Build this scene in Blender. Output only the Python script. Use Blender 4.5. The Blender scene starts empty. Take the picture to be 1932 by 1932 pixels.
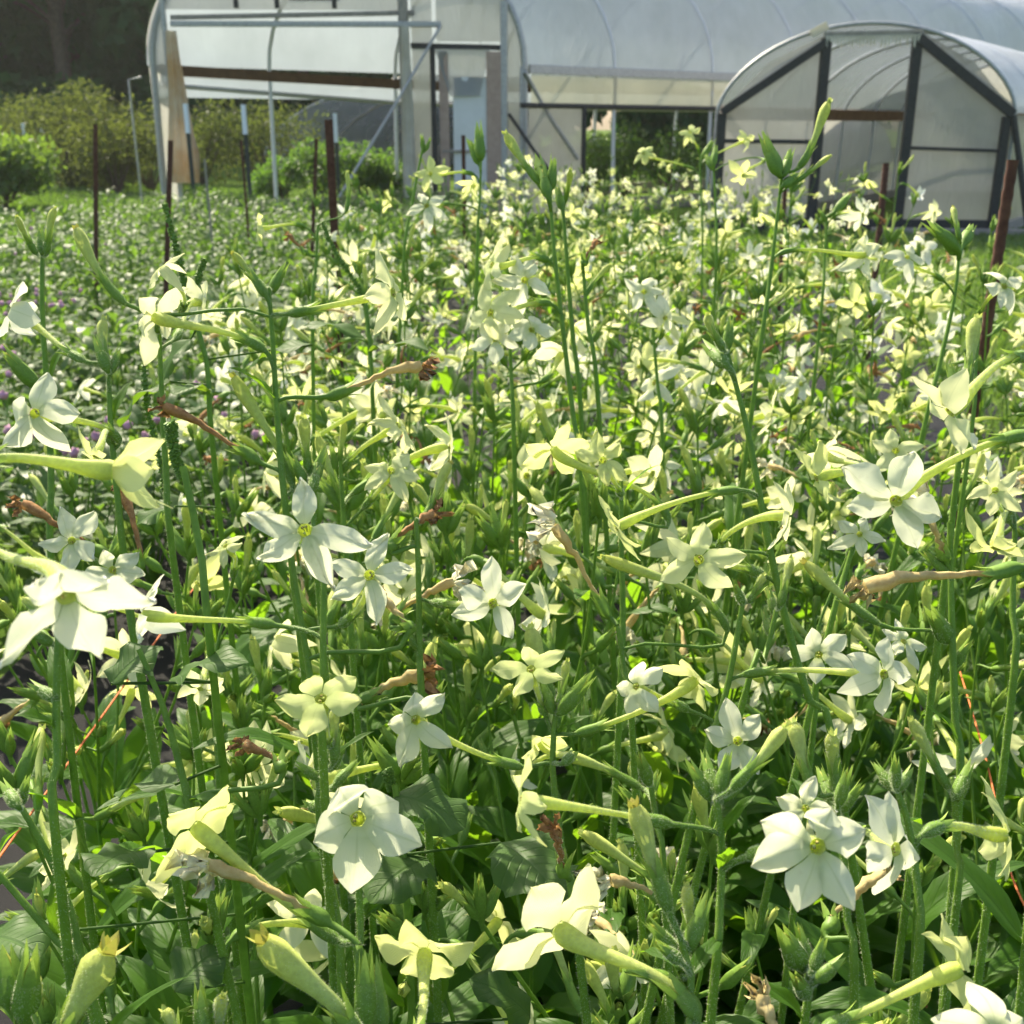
import bpy, math, random
import numpy as np
rad = math.radians
# ------------------------------------------------------------------ scene
sc = bpy.context.scene
COL = sc.collection
EYE, PITCH, FPX = 1.3, rad(19.56), 2071.0
FWD = np.array([0, math.cos(PITCH), -math.sin(PITCH)])
RGT = np.array([1.0, 0, 0])
UPV = np.array([0, math.sin(PITCH), math.cos(PITCH)])
CAM = np.array([0, 0, EYE])


def ray(x, y):
    return FWD + (x - 966) / FPX * RGT - (y - 966) / FPX * UPV


def P(x, y, d):
    return CAM + d * ray(x, y)


def PY(x, y, Y):
    r = ray(x, y)
    return CAM + r * (Y / r[1])


def px(p):
    q = np.asarray(p) - CAM
    d = q @ FWD
    return 966 + FPX * (q @ RGT) / d, 966 - FPX * (q @ UPV) / d


def nrm(v):
    v = np.asarray(v, float)
    return v / (np.linalg.norm(v) + 1e-12)


def cvec(r, u, t):
    return nrm(r * RGT + u * UPV - t * FWD)


cam = bpy.data.cameras.new("camera")
cam.sensor_width = 36
cam.lens = FPX / 1932 * 36
cam.clip_start, cam.clip_end = 0.02, 600
cam.dof.use_dof = True
cam.dof.focus_distance = 0.68
cam.dof.aperture_fstop = 18
camo = bpy.data.objects.new("camera", cam)
camo.location = (0, 0, EYE)
camo.rotation_euler = (rad(90) - PITCH, 0, 0)
COL.objects.link(camo)
sc.camera = camo

SUN_AZ, SUN_EL = rad(-27), rad(44)      # azimuth from +Y towards +X
world = bpy.data.worlds.new("World")
sc.world = world
world.use_nodes = True
wn = world.node_tree
sky = wn.nodes.new("ShaderNodeTexSky")
sky.sky_type = 'NISHITA'
sky.sun_disc = False
sky.sun_elevation = SUN_EL
sky.sun_rotation = SUN_AZ
sky.dust_density = 3.0
sky.ozone_density = 1.0
bg = wn.nodes["Background"]
bg.inputs[1].default_value = 0.13
wn.links.new(sky.outputs[0], bg.inputs[0])
sl = bpy.data.lights.new("sun", 'SUN')
sl.energy = 4.8
sl.angle = rad(0.55)
sl.color = (1.0, 0.90, 0.68)
so = bpy.data.objects.new("sun", sl)
sd = np.array([math.sin(SUN_AZ) * math.cos(SUN_EL), math.cos(SUN_AZ) * math.cos(SUN_EL), math.sin(SUN_EL)])
from mathutils import Vector
so.rotation_euler = Vector(sd).to_track_quat('Z', 'Y').to_euler()
so.location = sd * 50
COL.objects.link(so)
sc.view_settings.view_transform = 'Standard'
sc.view_settings.look = 'None'
sc.view_settings.exposure = 1.28
sc.view_settings.gamma = 1
sc.render.engine = 'CYCLES'
cy = sc.cycles
cy.max_bounces = 8
cy.diffuse_bounces = 4
cy.glossy_bounces = 2
cy.transmission_bounces = 6
cy.transparent_max_bounces = 12
cy.caustics_reflective = False
cy.caustics_refractive = False
cy.use_denoising = True
cy.sample_clamp_indirect = 6


# ------------------------------------------------------------------ mesh builder
class MB:
    def __init__(s):
        s.v, s.q, s.t3, s.mq, s.mt, s.a, s.uv, s.n = [], [], [], [], [], [], [], 0

    def add(s, V, quads=None, tris=None, mat=0, t=0.0, uv=None):
        V = np.asarray(V, float).reshape(-1, 3)
        k = len(V)
        s.v.append(V)
        s.a.append(np.broadcast_to(np.asarray(t, float), (k,)))
        s.uv.append(np.zeros((k, 2)) if uv is None else np.asarray(uv, float).reshape(-1, 2))
        if quads is not None and len(quads):
            q = np.asarray(quads, int) + s.n
            s.q.append(q)
            s.mq.append(np.full(len(q), mat))
        if tris is not None and len(tris):
            q = np.asarray(tris, int) + s.n
            s.t3.append(q)
            s.mt.append(np.full(len(q), mat))
        s.n += k

    def build(s, name, mats, parent=None, origin=(0, 0, 0), smooth=True, shadeflat=None):
        V = np.concatenate(s.v) - np.asarray(origin)
        A, UV = np.concatenate(s.a), np.concatenate(s.uv)
        Q = np.concatenate(s.q) if s.q else np.zeros((0, 4), int)
        T = np.concatenate(s.t3) if s.t3 else np.zeros((0, 3), int)
        me = bpy.data.meshes.new(name)
        nq, nt = len(Q), len(T)
        me.vertices.add(len(V))
        me.vertices.foreach_set("co", V.ravel())
        loops = np.concatenate([Q.ravel(), T.ravel()]).astype(np.int32)
        me.loops.add(len(loops))
        me.loops.foreach_set("vertex_index", loops)
        me.polygons.add(nq + nt)
        st = np.concatenate([np.arange(nq) * 4, nq * 4 + np.arange(nt) * 3]).astype(np.int32)
        me.polygons.foreach_set("loop_start", st)
        mi = np.concatenate((s.mq if s.q else []) + (s.mt if s.t3 else [])).astype(np.int32)
        me.polygons.foreach_set("material_index", mi)
        me.polygons.foreach_set("use_smooth", np.full(nq + nt, smooth))
        at = me.attributes.new("tint", 'FLOAT', 'POINT')
        at.data.foreach_set("value", A.astype(np.float32))
        ul = me.uv_layers.new(name="UVMap")
        ul.data.foreach_set("uv", UV[loops].astype(np.float32).ravel())
        me.update(calc_edges=True)
        for m in (mats if isinstance(mats, (list, tuple)) else [mats]):
            me.materials.append(m)
        o = bpy.data.objects.new(name, me)
        COL.objects.link(o)
        if parent is not None:
            o.parent = parent
        return o


def empty(name, loc):
    o = bpy.data.objects.new(name, None)
    o.empty_display_size = 0.05
    o.location = tuple(float(c) for c in loc)
    COL.objects.link(o)
    return o


def tag(o, label=None, cat=None, group=None, kind=None):
    if label: o["label"] = label
    if cat: o["category"] = cat
    if group: o["group"] = group
    if kind: o["kind"] = kind
    return o


def copy_tree(o, parent=None):
    c = o.copy()
    COL.objects.link(c)
    if parent is not None:
        c.parent = parent
    for ch in o.children:
        copy_tree(ch, c)
    return c


def grid_quads(nu, nv, wrap=False):
    q = []
    for i in range(nu - 1):
        for j in range(nv if wrap else nv - 1):
            j2 = (j + 1) % nv
            q.append((i * nv + j, i * nv + j2, (i + 1) * nv + j2, (i + 1) * nv + j))
    return np.array(q, int)


_GQ = {}


def gq(nu, nv, wrap=False):
    k = (nu, nv, wrap)
    if k not in _GQ:
        _GQ[k] = grid_quads(nu, nv, wrap)
    return _GQ[k]


def frames(pts):
    pts = np.asarray(pts, float)
    T = np.gradient(pts, axis=0)
    T /= np.linalg.norm(T, axis=1)[:, None] + 1e-12
    a = np.array([0, 0, 1.0]) if abs(T[0][2]) < 0.9 else np.array([1.0, 0, 0])
    U = nrm(np.cross(T[0], a))
    Us = [U]
    for i in range(1, len(pts)):
        U = U - T[i] * (U @ T[i])
        U = nrm(U)
        Us.append(U)
    Us = np.array(Us)
    return T, Us, np.cross(T, Us)


def tube(mb, pts, radii, seg=8, mat=0, t=0.0, mod=None, cap=False):
    pts = np.asarray(pts, float)
    n = len(pts)
    T, U, W = frames(pts)
    th = np.arange(seg) / seg * 2 * math.pi
    r = np.asarray(radii, float)[:, None] * np.ones((1, seg))
    if mod is not None:
        r = r * mod(np.linspace(0, 1, n)[:, None], th[None, :])
    V = pts[:, None, :] + r[:, :, None] * (np.cos(th)[None, :, None] * U[:, None, :] + np.sin(th)[None, :, None] * W[:, None, :])
    tt = np.repeat(np.broadcast_to(np.asarray(t, float), (n,)), seg)
    uv = np.stack([np.repeat(np.linspace(0, 1, n), seg), np.tile(th / 6.2832, n)], 1)
    mb.add(V.reshape(-1, 3), gq(n, seg, True), None, mat, tt, uv)
    if cap:
        for e in (0, n - 1):
            ring = V[e]
            c = pts[e]
            tr = [(seg, j, (j + 1) % seg) if e else (seg, (j + 1) % seg, j) for j in range(seg)]
            mb.add(np.vstack([ring, c]), None, tr, mat, tt[e * seg])


def herm(p0, t0, p1, t1, n):
    u = np.linspace(0, 1, n)[:, None]
    p0, t0, p1, t1 = map(np.asarray, (p0, t0, p1, t1))
    return (2 * u**3 - 3 * u**2 + 1) * p0 + (u**3 - 2 * u**2 + u) * t0 + (-2 * u**3 + 3 * u**2) * p1 + (u**3 - u**2) * t1


def resample(pts, n):
    """smooth Catmull-Rom through pts, n samples at even arc length"""
    pts = np.asarray(pts, float)
    if len(pts) == 2:
        return pts[0] + np.linspace(0, 1, n)[:, None] * (pts[1] - pts[0])
    ext = np.vstack([2 * pts[0] - pts[1], pts, 2 * pts[-1] - pts[-2]])
    out = []
    for i in range(len(pts) - 1):
        a, b, c, d = ext[i:i + 4]
        u = np.linspace(0, 1, 12, endpoint=False)[:, None]
        out.append(0.5 * (2 * b + (c - a) * u + (2 * a - 5 * b + 4 * c - d) * u**2 + (3 * b - a - 3 * c + d) * u**3))
    out.append(pts[-1:])
    q = np.vstack(out)
    s = np.concatenate([[0], np.cumsum(np.linalg.norm(np.diff(q, axis=0), axis=1))])
    tt = np.linspace(0, s[-1], n)
    return np.stack([np.interp(tt, s, q[:, k]) for k in range(3)], 1)


def hairs(mb, pts, radii, count, length, rg, mat=1, thick=0.00011):
    pts = np.asarray(pts, float)
    T, U, W = frames(pts)
    n = len(pts)
    f = rg.random(count) * (n - 1.001)
    i = f.astype(int)
    w = (f - i)[:, None]
    p = pts[i] * (1 - w) + pts[i + 1] * w
    r = np.asarray(radii)[i] * (1 - w[:, 0]) + np.asarray(radii)[i + 1] * w[:, 0]
    th = rg.random(count) * 6.2832
    d = np.cos(th)[:, None] * U[i] + np.sin(th)[:, None] * W[i]
    b = p + d * (r * 0.96)[:, None]
    side = np.cross(T[i], d) * thick
    ln = length * (0.5 + 0.7 * rg.random(count))[:, None]
    tip = b + ln * (d + 0.35 * rg.normal(size=(count, 3)) * 0.5)
    V = np.stack([b - side, b + side, tip], 1).reshape(-1, 3)
    tri = np.arange(count * 3).reshape(-1, 3)
    mb.add(V, None, tri, mat, 0.5)


# ------------------------------------------------------------------ materials
def new_mat(name):
    m = bpy.data.materials.new(name)
    m.use_nodes = True
    nt = m.node_tree
    for n in list(nt.nodes):
        nt.nodes.remove(n)
    out = nt.nodes.new("ShaderNodeOutputMaterial")
    return m, nt, out


def node(nt, typ, ins=None, **kw):
    n = nt.nodes.new(typ)
    for k, v in kw.items():
        setattr(n, k, v)
    for k, v in (ins or {}).items():
        if isinstance(v, bpy.types.NodeSocket):
            nt.links.new(v, n.inputs[k])
        else:
            n.inputs[k].default_value = v
    return n


def C4(c):
    return (c[0], c[1], c[2], 1.0)


def ramp(nt, fac, stops):
    n = nt.nodes.new("ShaderNodeValToRGB")
    e = n.color_ramp.elements
    e[0].position, e[0].color = stops[0][0], C4(stops[0][1])
    e[1].position, e[1].color = stops[-1][0], C4(stops[-1][1])
    for p, c in stops[1:-1]:
        k = e.new(p)
        k.color = C4(c)
    nt.links.new(fac, n.inputs[0])
    return n.outputs[0]


def mixc(nt, fac, a, b, blend='MIX'):
    n = nt.nodes.new("ShaderNodeMix")
    n.data_type = 'RGBA'
    n.blend_type = blend
    for i, v in ((0, fac), (6, a), (7, b)):
        if isinstance(v, bpy.types.NodeSocket):
            nt.links.new(v, n.inputs[i])
        else:
            n.inputs[i].default_value = v if i == 0 else C4(v)
    return n.outputs[2]


def math_(nt, op, a, b=None, clamp=False):
    n = nt.nodes.new("ShaderNodeMath")
    n.operation = op
    n.use_clamp = clamp
    for i, v in ((0, a), (1, b)):
        if v is None: continue
        if isinstance(v, bpy.types.NodeSocket):
            nt.links.new(v, n.inputs[i])
        else:
            n.inputs[i].default_value = v
    return n.outputs[0]


def leafy(nt, out, col, trans_col, trans=0.45, gloss=0.04, rough=0.4, bump=None):
    """thin plant tissue: diffuse + translucent + a little sheen"""
    ins = {'Color': col}
    tins = {'Color': trans_col}
    gins = {'Roughness': rough, 'Color': (1, 1, 1, 1)}
    if bump is not None:
        ins['Normal'] = bump
        gins['Normal'] = bump
    d = node(nt, "ShaderNodeBsdfDiffuse", ins)
    tr = node(nt, "ShaderNodeBsdfTranslucent", tins)
    m1 = node(nt, "ShaderNodeMixShader", {0: trans, 1: d.outputs[0], 2: tr.outputs[0]})
    g = node(nt, "ShaderNodeBsdfGlossy", gins)
    fr = node(nt, "ShaderNodeLayerWeight", {'Blend': 0.35})
    f = math_(nt, 'MULTIPLY_ADD', fr.outputs['Facing'], gloss * 2.0)
    f.node.inputs[2].default_value = gloss
    m2 = node(nt, "ShaderNodeMixShader", {0: f, 1: m1.outputs[0], 2: g.outputs[0]})
    nt.links.new(m2.outputs[0], out.inputs[0])


def bumpn(nt, h, strength, dist):
    b = node(nt, "ShaderNodeBump", {'Strength': strength, 'Distance': dist, 'Height': h})
    return b.outputs[0]


def petal_mat(name, front, back, trans, eye=(0.50, 0.55, 0.10)):
    m, nt, out = new_mat(name)
    t = node(nt, "ShaderNodeAttribute", attribute_name="tint").outputs['Fac']
    uv = node(nt, "ShaderNodeUVMap").outputs[0]
    sep = node(nt, "ShaderNodeSeparateXYZ", {0: uv})
    v = math_(nt, 'ABSOLUTE', math_(nt, 'SUBTRACT', sep.outputs[1], 0.5))
    rib = math_(nt, 'SUBTRACT', 1.0, math_(nt, 'MULTIPLY', v, 22.0), clamp=True)
    fr = ramp(nt, t, [(0.12, eye), (0.17, tuple(0.5 * (eye[k] + front[k]) for k in range(3))), (0.30, front), (1.0, front)])
    bk = ramp(nt, t, [(0.12, (0.50, 0.60, 0.20)), (0.4, back), (0.9, back), (1.0, tuple(0.9 * c for c in back))])
    fr = mixc(nt, math_(nt, 'MULTIPLY', rib, 0.10), fr, (0.62, 0.70, 0.38))
    bk = mixc(nt, math_(nt, 'MULTIPLY', rib, 0.55), bk, (0.42, 0.50, 0.16))
    obj = node(nt, "ShaderNodeObjectInfo").outputs['Random']
    co = node(nt, "ShaderNodeTexCoord").outputs['Object']
    nz = node(nt, "ShaderNodeTexNoise", {'Vector': co, 'Scale': 60.0, 'Detail': 3.0}).outputs[0]
    geo = node(nt, "ShaderNodeNewGeometry").outputs['Backfacing']
    col = mixc(nt, geo, fr, bk)
    col = mixc(nt, math_(nt, 'MULTIPLY', obj, 0.12), col, tuple(0.93 * c for c in back))
    sp = node(nt, "ShaderNodeTexNoise", {'Vector': co, 'Scale': 140.0, 'Detail': 2.0}).outputs[0]
    sp = math_(nt, 'MULTIPLY', math_(nt, 'SUBTRACT', sp, 0.66), 6.0, True)
    col = mixc(nt, math_(nt, 'MULTIPLY', sp, 0.5), col, (0.50, 0.42, 0.20))
    wave = node(nt, "ShaderNodeTexWave", {'Vector': uv, 'Scale': 9.0, 'Distortion': 2.5, 'Detail': 2.0}, bands_direction='Y')
    h = math_(nt, 'ADD', math_(nt, 'MULTIPLY', wave.outputs['Fac'], 0.5), nz)
    b = bumpn(nt, h, 0.5, 0.0012)
    vv = math_(nt, 'MULTIPLY', wave.outputs['Fac'], math_(nt, 'MULTIPLY', nz, 0.20))
    col = mixc(nt, vv, col, tuple(.80 * c for c in back))
    trans = mixc(nt, math_(nt, 'MULTIPLY', vv, 1.6), trans, tuple(.72 * c for c in trans))
    leafy(nt, out, col, trans, 0.40, 0.012, 0.55, b)
    return m


def leaf_mat(name, front, back, trans, tf=0.42, gloss=0.025, rough=0.5, scale=14.0):
    m, nt, out = new_mat(name)
    uv = node(nt, "ShaderNodeUVMap").outputs[0]
    sep = node(nt, "ShaderNodeSeparateXYZ", {0: uv})
    v = math_(nt, 'ABSOLUTE', math_(nt, 'SUBTRACT', sep.outputs[1], 0.5))
    rib = math_(nt, 'SUBTRACT', 1.0, math_(nt, 'MULTIPLY', v, 26.0), clamp=True)
    # side veins: lines slanting from the midrib
    q = math_(nt, 'SUBTRACT', math_(nt, 'MULTIPLY', sep.outputs[0], 9.0), math_(nt, 'MULTIPLY', v, 5.0))
    fr_ = math_(nt, 'ABSOLUTE', math_(nt, 'SUBTRACT', math_(nt, 'FRACT', q), 0.5))
    vein = math_(nt, 'SUBTRACT', 1.0, math_(nt, 'MULTIPLY', fr_, 9.0), clamp=True)
    allv = math_(nt, 'MAXIMUM', rib, math_(nt, 'MULTIPLY', vein, 0.6))
    co = node(nt, "ShaderNodeTexCoord").outputs['Object']
    nz = node(nt, "ShaderNodeTexNoise", {'Vector': co, 'Scale': scale, 'Detail': 4.0}).outputs[0]
    obj = node(nt, "ShaderNodeObjectInfo").outputs['Random']
    k = math_(nt, 'ADD', math_(nt, 'MULTIPLY', nz, 0.7), math_(nt, 'MULTIPLY', obj, 0.35))
    dark = tuple(0.62 * c for c in front)
    col = mixc(nt, k, dark, tuple(1.25 * c for c in front))
    col = mixc(nt, math_(nt, 'MULTIPLY', allv, 0.22), col, tuple(min(1, 1.8 * c) for c in front))
    geo = node(nt, "ShaderNodeNewGeometry").outputs['Backfacing']
    col = mixc(nt, geo, col, back)
    tc = mixc(nt, math_(nt, 'MULTIPLY', allv, 0.35), trans, tuple(0.55 * c for c in trans))
    tc = mixc(nt, math_(nt, 'MULTIPLY', obj, 0.35), tc, (trans[0] * 1.35, trans[1] * 1.05, trans[2]))
    h = math_(nt, 'SUBTRACT', math_(nt, 'MULTIPLY', nz, 0.9), math_(nt, 'MULTIPLY', allv, .6))
    b = bumpn(nt, h, 0.5, 0.002)
    leafy(nt, out, col, tc, tf, gloss, rough, b)
    return m


def simple_mat(name, c0, c1=None, scale=40.0, rough=0.7, bump=0.3, bdist=0.002, metallic=0.0, trans=None, tint_stops=None, spec=0.3, detail=5.0):
    m, nt, out = new_mat(name)
    co = node(nt, "ShaderNodeTexCoord").outputs['Object']
    nz = node(nt, "ShaderNodeTexNoise", {'Vector': co, 'Scale': scale, 'Detail': detail, 'Roughness': 0.6}).outputs[0]
    k = ramp(nt, nz, [(0.32, (0, 0, 0)), (0.68, (1, 1, 1))])
    col = mixc(nt, k, c0, c1 or c0)
    if tint_stops:
        t = node(nt, "ShaderNodeAttribute", attribute_name="tint").outputs['Fac']
        col = mixc(nt, 1.0, ramp(nt, t, tint_stops), mixc(nt, k, (0.85, 0.85, 0.85), (1.1, 1.1, 1.1)), 'MULTIPLY')
    b = bumpn(nt, nz, bump, bdist)
    if trans is not None:
        leafy(nt, out, col, col, trans, spec * 0.06, rough, b)
    else:
        p = node(nt, "ShaderNodeBsdfPrincipled", {'Base Color': col, 'Roughness': rough, 'Metallic': metallic, 'Normal': b, 'Specular IOR Level': spec})
        nt.links.new(p.outputs[0], out.inputs[0])
    return m


M = {}
M['pw'] = petal_mat("petal_white", (0.93, 0.93, 0.94), (0.78, 0.80, 0.54), (0.74, 0.76, 0.58))
M['pc'] = petal_mat("petal_cream", (0.82, 0.84, 0.60), (0.72, 0.76, 0.36), (0.88, 0.88, 0.50))
M['pl'] = petal_mat("petal_lime", (0.72, 0.77, 0.34), (0.66, 0.72, 0.27), (0.84, 0.87, 0.34))
M['tube'] = simple_mat("tube_green_cream", (0.6, 0.68, 0.3), scale=300, rough=0.6, bump=0.3, bdist=0.0005, trans=0.5,
                       tint_stops=[(0.0, (0.40, 0.53, 0.10)), (0.45, (0.66, 0.73, 0.22)), (0.85, (0.66, 0.74, 0.18)), (1.0, (0.62, 0.72, 0.16))])
M['throat'] = simple_mat("throat_yellow_green", (0.66, 0.70, 0.24), (0.60, 0.66, 0.22), 400, 0.6, 0.2, 0.0005, trans=0.5)
M['anther'] = simple_mat("anther_brown", (0.22, 0.16, 0.05), (0.45, 0.40, 0.10), 900, 0.8)
M['calyx'] = simple_mat("calyx_green", (0.1, 0.2, 0.03), scale=500, rough=0.5, bump=0.3, bdist=0.0004, trans=0.30,
                        tint_stops=[(0.0, (0.12, 0.23, 0.03)), (0.6, (0.17, 0.30, 0.04)), (1.0, (0.32, 0.44, 0.08))])
M['stem'] = simple_mat("stem_green", (0.13, 0.25, 0.024), (0.20, 0.34, 0.04), 120, 0.5, 0.2, 0.0005, trans=0.35)
M['hair'] = simple_mat("plant_hair", (0.55, 0.62, 0.40), scale=500, rough=0.5, trans=0.55)
M['bud'] = simple_mat("bud_lime", (0.5, 0.6, 0.1), scale=350, rough=0.6, bump=0.4, bdist=0.0006, trans=0.32,
                      tint_stops=[(0.0, (0.28, 0.40, 0.08)), (0.5, (0.46, 0.55, 0.16)), (0.8, (0.50, 0.56, 0.12)), (1.0, (0.62, 0.60, 0.13))])
M['brown'] = simple_mat("dried_brown", (0.26, 0.12, 0.035), (0.46, 0.25, 0.09), 220, 0.8, 0.9, 0.001, trans=0.25)
M['tan'] = simple_mat("dried_tan", (0.50, 0.36, 0.13), (0.62, 0.52, 0.24), 160, 0.8, 0.8, 0.001, trans=0.35)
M['wilt'] = simple_mat("wilted_petal", (0.80, 0.74, 0.48), (0.86, 0.84, 0.66), 120, 0.7, 0.4, 0.0008, trans=0.45)
M['olive'] = simple_mat('olive_bud_tip', (0.34, 0.38, 0.05), (0.42, 0.36, 0.07), 160, 0.7, 0.5, 0.001, trans=0.3)
M['leaf'] = leaf_mat("tobacco_leaf", (0.044, 0.116, 0.007), (0.066, 0.140, 0.016), (0.23, 0.46, 0.016), 0.50, 0.012, 0.5)
M['leaf2'] = leaf_mat("broad_leaf", (0.055, 0.110, 0.026), (0.085, 0.135, 0.04), (0.20, 0.36, 0.02), 0.36, 0.010, 0.5)
M['gleaf'] = leaf_mat("globe_amaranth_leaf", (0.058, 0.112, 0.030), (0.08, 0.135, 0.045), (0.16, 0.31, 0.03), 0.40, 0.014, 0.38, 6.0)
M['pink'] = simple_mat("globe_pink", (0.52, 0.24, 0.38), (0.66, 0.42, 0.52), 500, 0.7, 0.5, 0.001, trans=0.2)
# ------------------------------------------------------------------ flower pieces
S_KN = np.array([.12, .20, .29, .40, .52, .66, .80, .91, 1.0])
W_KN = np.array([.087, .145, .208, .272, .312, .302, .222, .115, .012])


def basis(n, roll_dir=None, roll=0.0):
    n = nrm(n)
    if roll_dir is None:
        a = np.array([0, 0, 1.0]) if abs(n[2]) < 0.95 else np.array([0, 1.0, 0])
        e1 = nrm(a - n * (a @ n))
    else:
        e1 = np.asarray(roll_dir, float)
        e1 = e1 - n * (e1 @ n)
        e1 = nrm(e1)
    e2 = np.cross(n, e1)
    c, s = math.cos(roll), math.sin(roll)
    return e1 * c + e2 * s, e2 * c - e1 * s, n


def limb(mb, F, n, R, rg, roll_dir=None, roll=0.0, wf=1.0, rec=0.55, cup=0.35, ns=12, nv=7, crumple=0.0, nl=5, fold=0.0, lens=None, mat=0, th=0.0005):
    e1, e2, nn = basis(n, roll_dir, roll)
    s = np.concatenate([np.linspace(.12, .29, 4, endpoint=False), np.linspace(.29, 1.0, ns - 4)])
    v = np.linspace(-1, 1, nv)
    w0 = np.interp(s, S_KN, W_KN) * 5.0 / nl
    ramp_ = np.clip((s - .27) / .25, 0, 1)
    for k in range(nl):
        Lk = (1 + 0.09 * rg.normal()) if lens is None else lens[k]
        wk = w0 * (1 + (wf * (1 + 0.08 * rg.normal()) - 1) * ramp_)
        S, V = np.meshgrid(s, v, indexing='ij')
        Wd = wk[:, None] * np.ones_like(V)
        x = S * (1 + (Lk - 1) * ramp_[:, None])
        bend = 0.24 * rg.normal()
        y = V * Wd + bend * (np.clip(S - .3, 0, 1)) ** 2
        rk = rec * (1 + 0.45 * rg.normal() + (1.6 if rg.random() < .12 else 0))
        z = cup * (S - .12) - rk * (np.clip(S - .12, 0, 1)) ** 2 * 1.2
        keel = 0.34 + 0.20 * rg.normal()
        z += -keel * (np.abs(V) ** 1.5) * Wd * ramp_[:, None] + 0.10 * (1 - np.abs(V)) ** 2 * Wd * ramp_[:, None] * -1
        tw = 0.45 * rg.normal()
        z += -(.16 + .08 * rg.random()) * np.abs(V) * Wd * ramp_[:, None] * np.clip(1.4 - S, 0, 1) * 1.6
        z += tw * V * Wd * np.clip(S - .35, 0, 1)
        z += 0.018 * np.sin(V * 4 + 9 * S + rg.random() * 6) * ramp_[:, None]
        z += 0.012 * rg.normal(size=z.shape) * ramp_[:, None] * (np.abs(V) > .9)
        if fold:
            f = fold * (0.7 + 0.6 * rg.random())
            rr = x - .12
            x, z = .12 + rr * math.cos(f) - 0 * z, z * math.cos(f) + rr * math.sin(f)
        if crumple:
            a = crumple
            x = x + a * 0.22 * np.sin(7 * S + 5 * V + rg.random() * 6) * S
            y = y * (1 - .45 * a) + a * .16 * np.sin(6 * V + 8 * S + rg.random() * 6) * S
            z = z + a * .35 * np.sin(9 * S + 4 * V + rg.random() * 6) * S
        ang = k * 2 * math.pi / nl + (0.10 * rg.normal() if not crumple else .3 * rg.normal()) * 0.6
        ca, sa = math.cos(ang), math.sin(ang)
        X = x * ca - y * sa
        Y = x * sa + y * ca
        pts = F + R * (X[..., None] * e1 + Y[..., None] * e2 + z[..., None] * nn)
        uv = np.stack([S, (V + 1) / 2], -1)
        mb.add(pts.reshape(-1, 3), gq(len(s), nv), None, mat, S.ravel(), uv.reshape(-1, 2))


def calyx(mb, path, r, teeth, spread, rg, mat=0, closed=False, seg=10, pedicel=None):
    """ribbed green cup along path, with five pointed teeth at its end; pedicel points lead into it"""
    pth = resample(path, 7)
    prof = np.array([.45, .78, .95, 1.0, .97, .92, .88 if not closed else .8]) * r
    if pedicel is not None:
        pr = np.linspace(.34, .42, len(pedicel)) * r
        pth = np.vstack([pedicel[:-1], pth])
        prof = np.concatenate([pr[:-1], prof])
    tube(mb, pth, prof, seg, mat, np.linspace(0, .7, len(pth)), lambda u, th: 1 + .10 * np.cos(5 * th) * (u > .4))
    T, U, W = frames(pth)
    c, tdir = pth[-1], T[-1]
    for k in range(5):
        a = k * 2 * math.pi / 5
        d = math.cos(a) * U[-1] + math.sin(a) * W[-1]
        side = np.cross(tdir, d)
        L = teeth * (0.75 + .5 * rg.random())
        u = np.linspace(0, 1, 5)
        out = (prof[-1] * (1 - (u * (.75 if closed else 0))) + spread * L * u ** 1.5)
        wd = prof[-1] * .62 * (1 - u ** 1.3) * (1 + .5 * u * (1 - u))
        ctr = c + u[:, None] * L * tdir + out[:, None] * d
        Vv = np.stack([ctr - wd[:, None] * side - .15 * wd[:, None] * d, ctr + .12 * wd[:, None] * d, ctr + wd[:, None] * side - .15 * wd[:, None] * d], 1)
        uv = np.zeros((15, 2))
        mb.add(Vv.reshape(-1, 3), gq(5, 3), None, mat, np.repeat(.6 + .4 * u, 3), uv)
    return pth, prof


TUBE_U = np.array([0, .2, .5, .72, .86, .94, 1.0])
TUBE_R = np.array([.055, .062, .075, .105, .150, .150, .122])


def corolla_tube(mb, B, F, n, R, rg, dirB=None, mat=0, seg=10, np_=16, rs=1.0, t_end=1.0, bendk=.75):
    m = np.linalg.norm(F - B)
    d = nrm(F - B) if dirB is None else nrm(nrm(F - B) + .8 * nrm(dirB))
    pts = herm(B, d * m, F, nrm(n) * m * bendk, np_)
    u = np.linspace(0, 1, np_)
    r = np.interp(u, TUBE_U, TUBE_R) * R * rs
    tube(mb, pts, r, seg, mat, u * t_end, lambda uu, th: 1 + .05 * np.cos(5 * th))
    return pts, r


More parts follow.
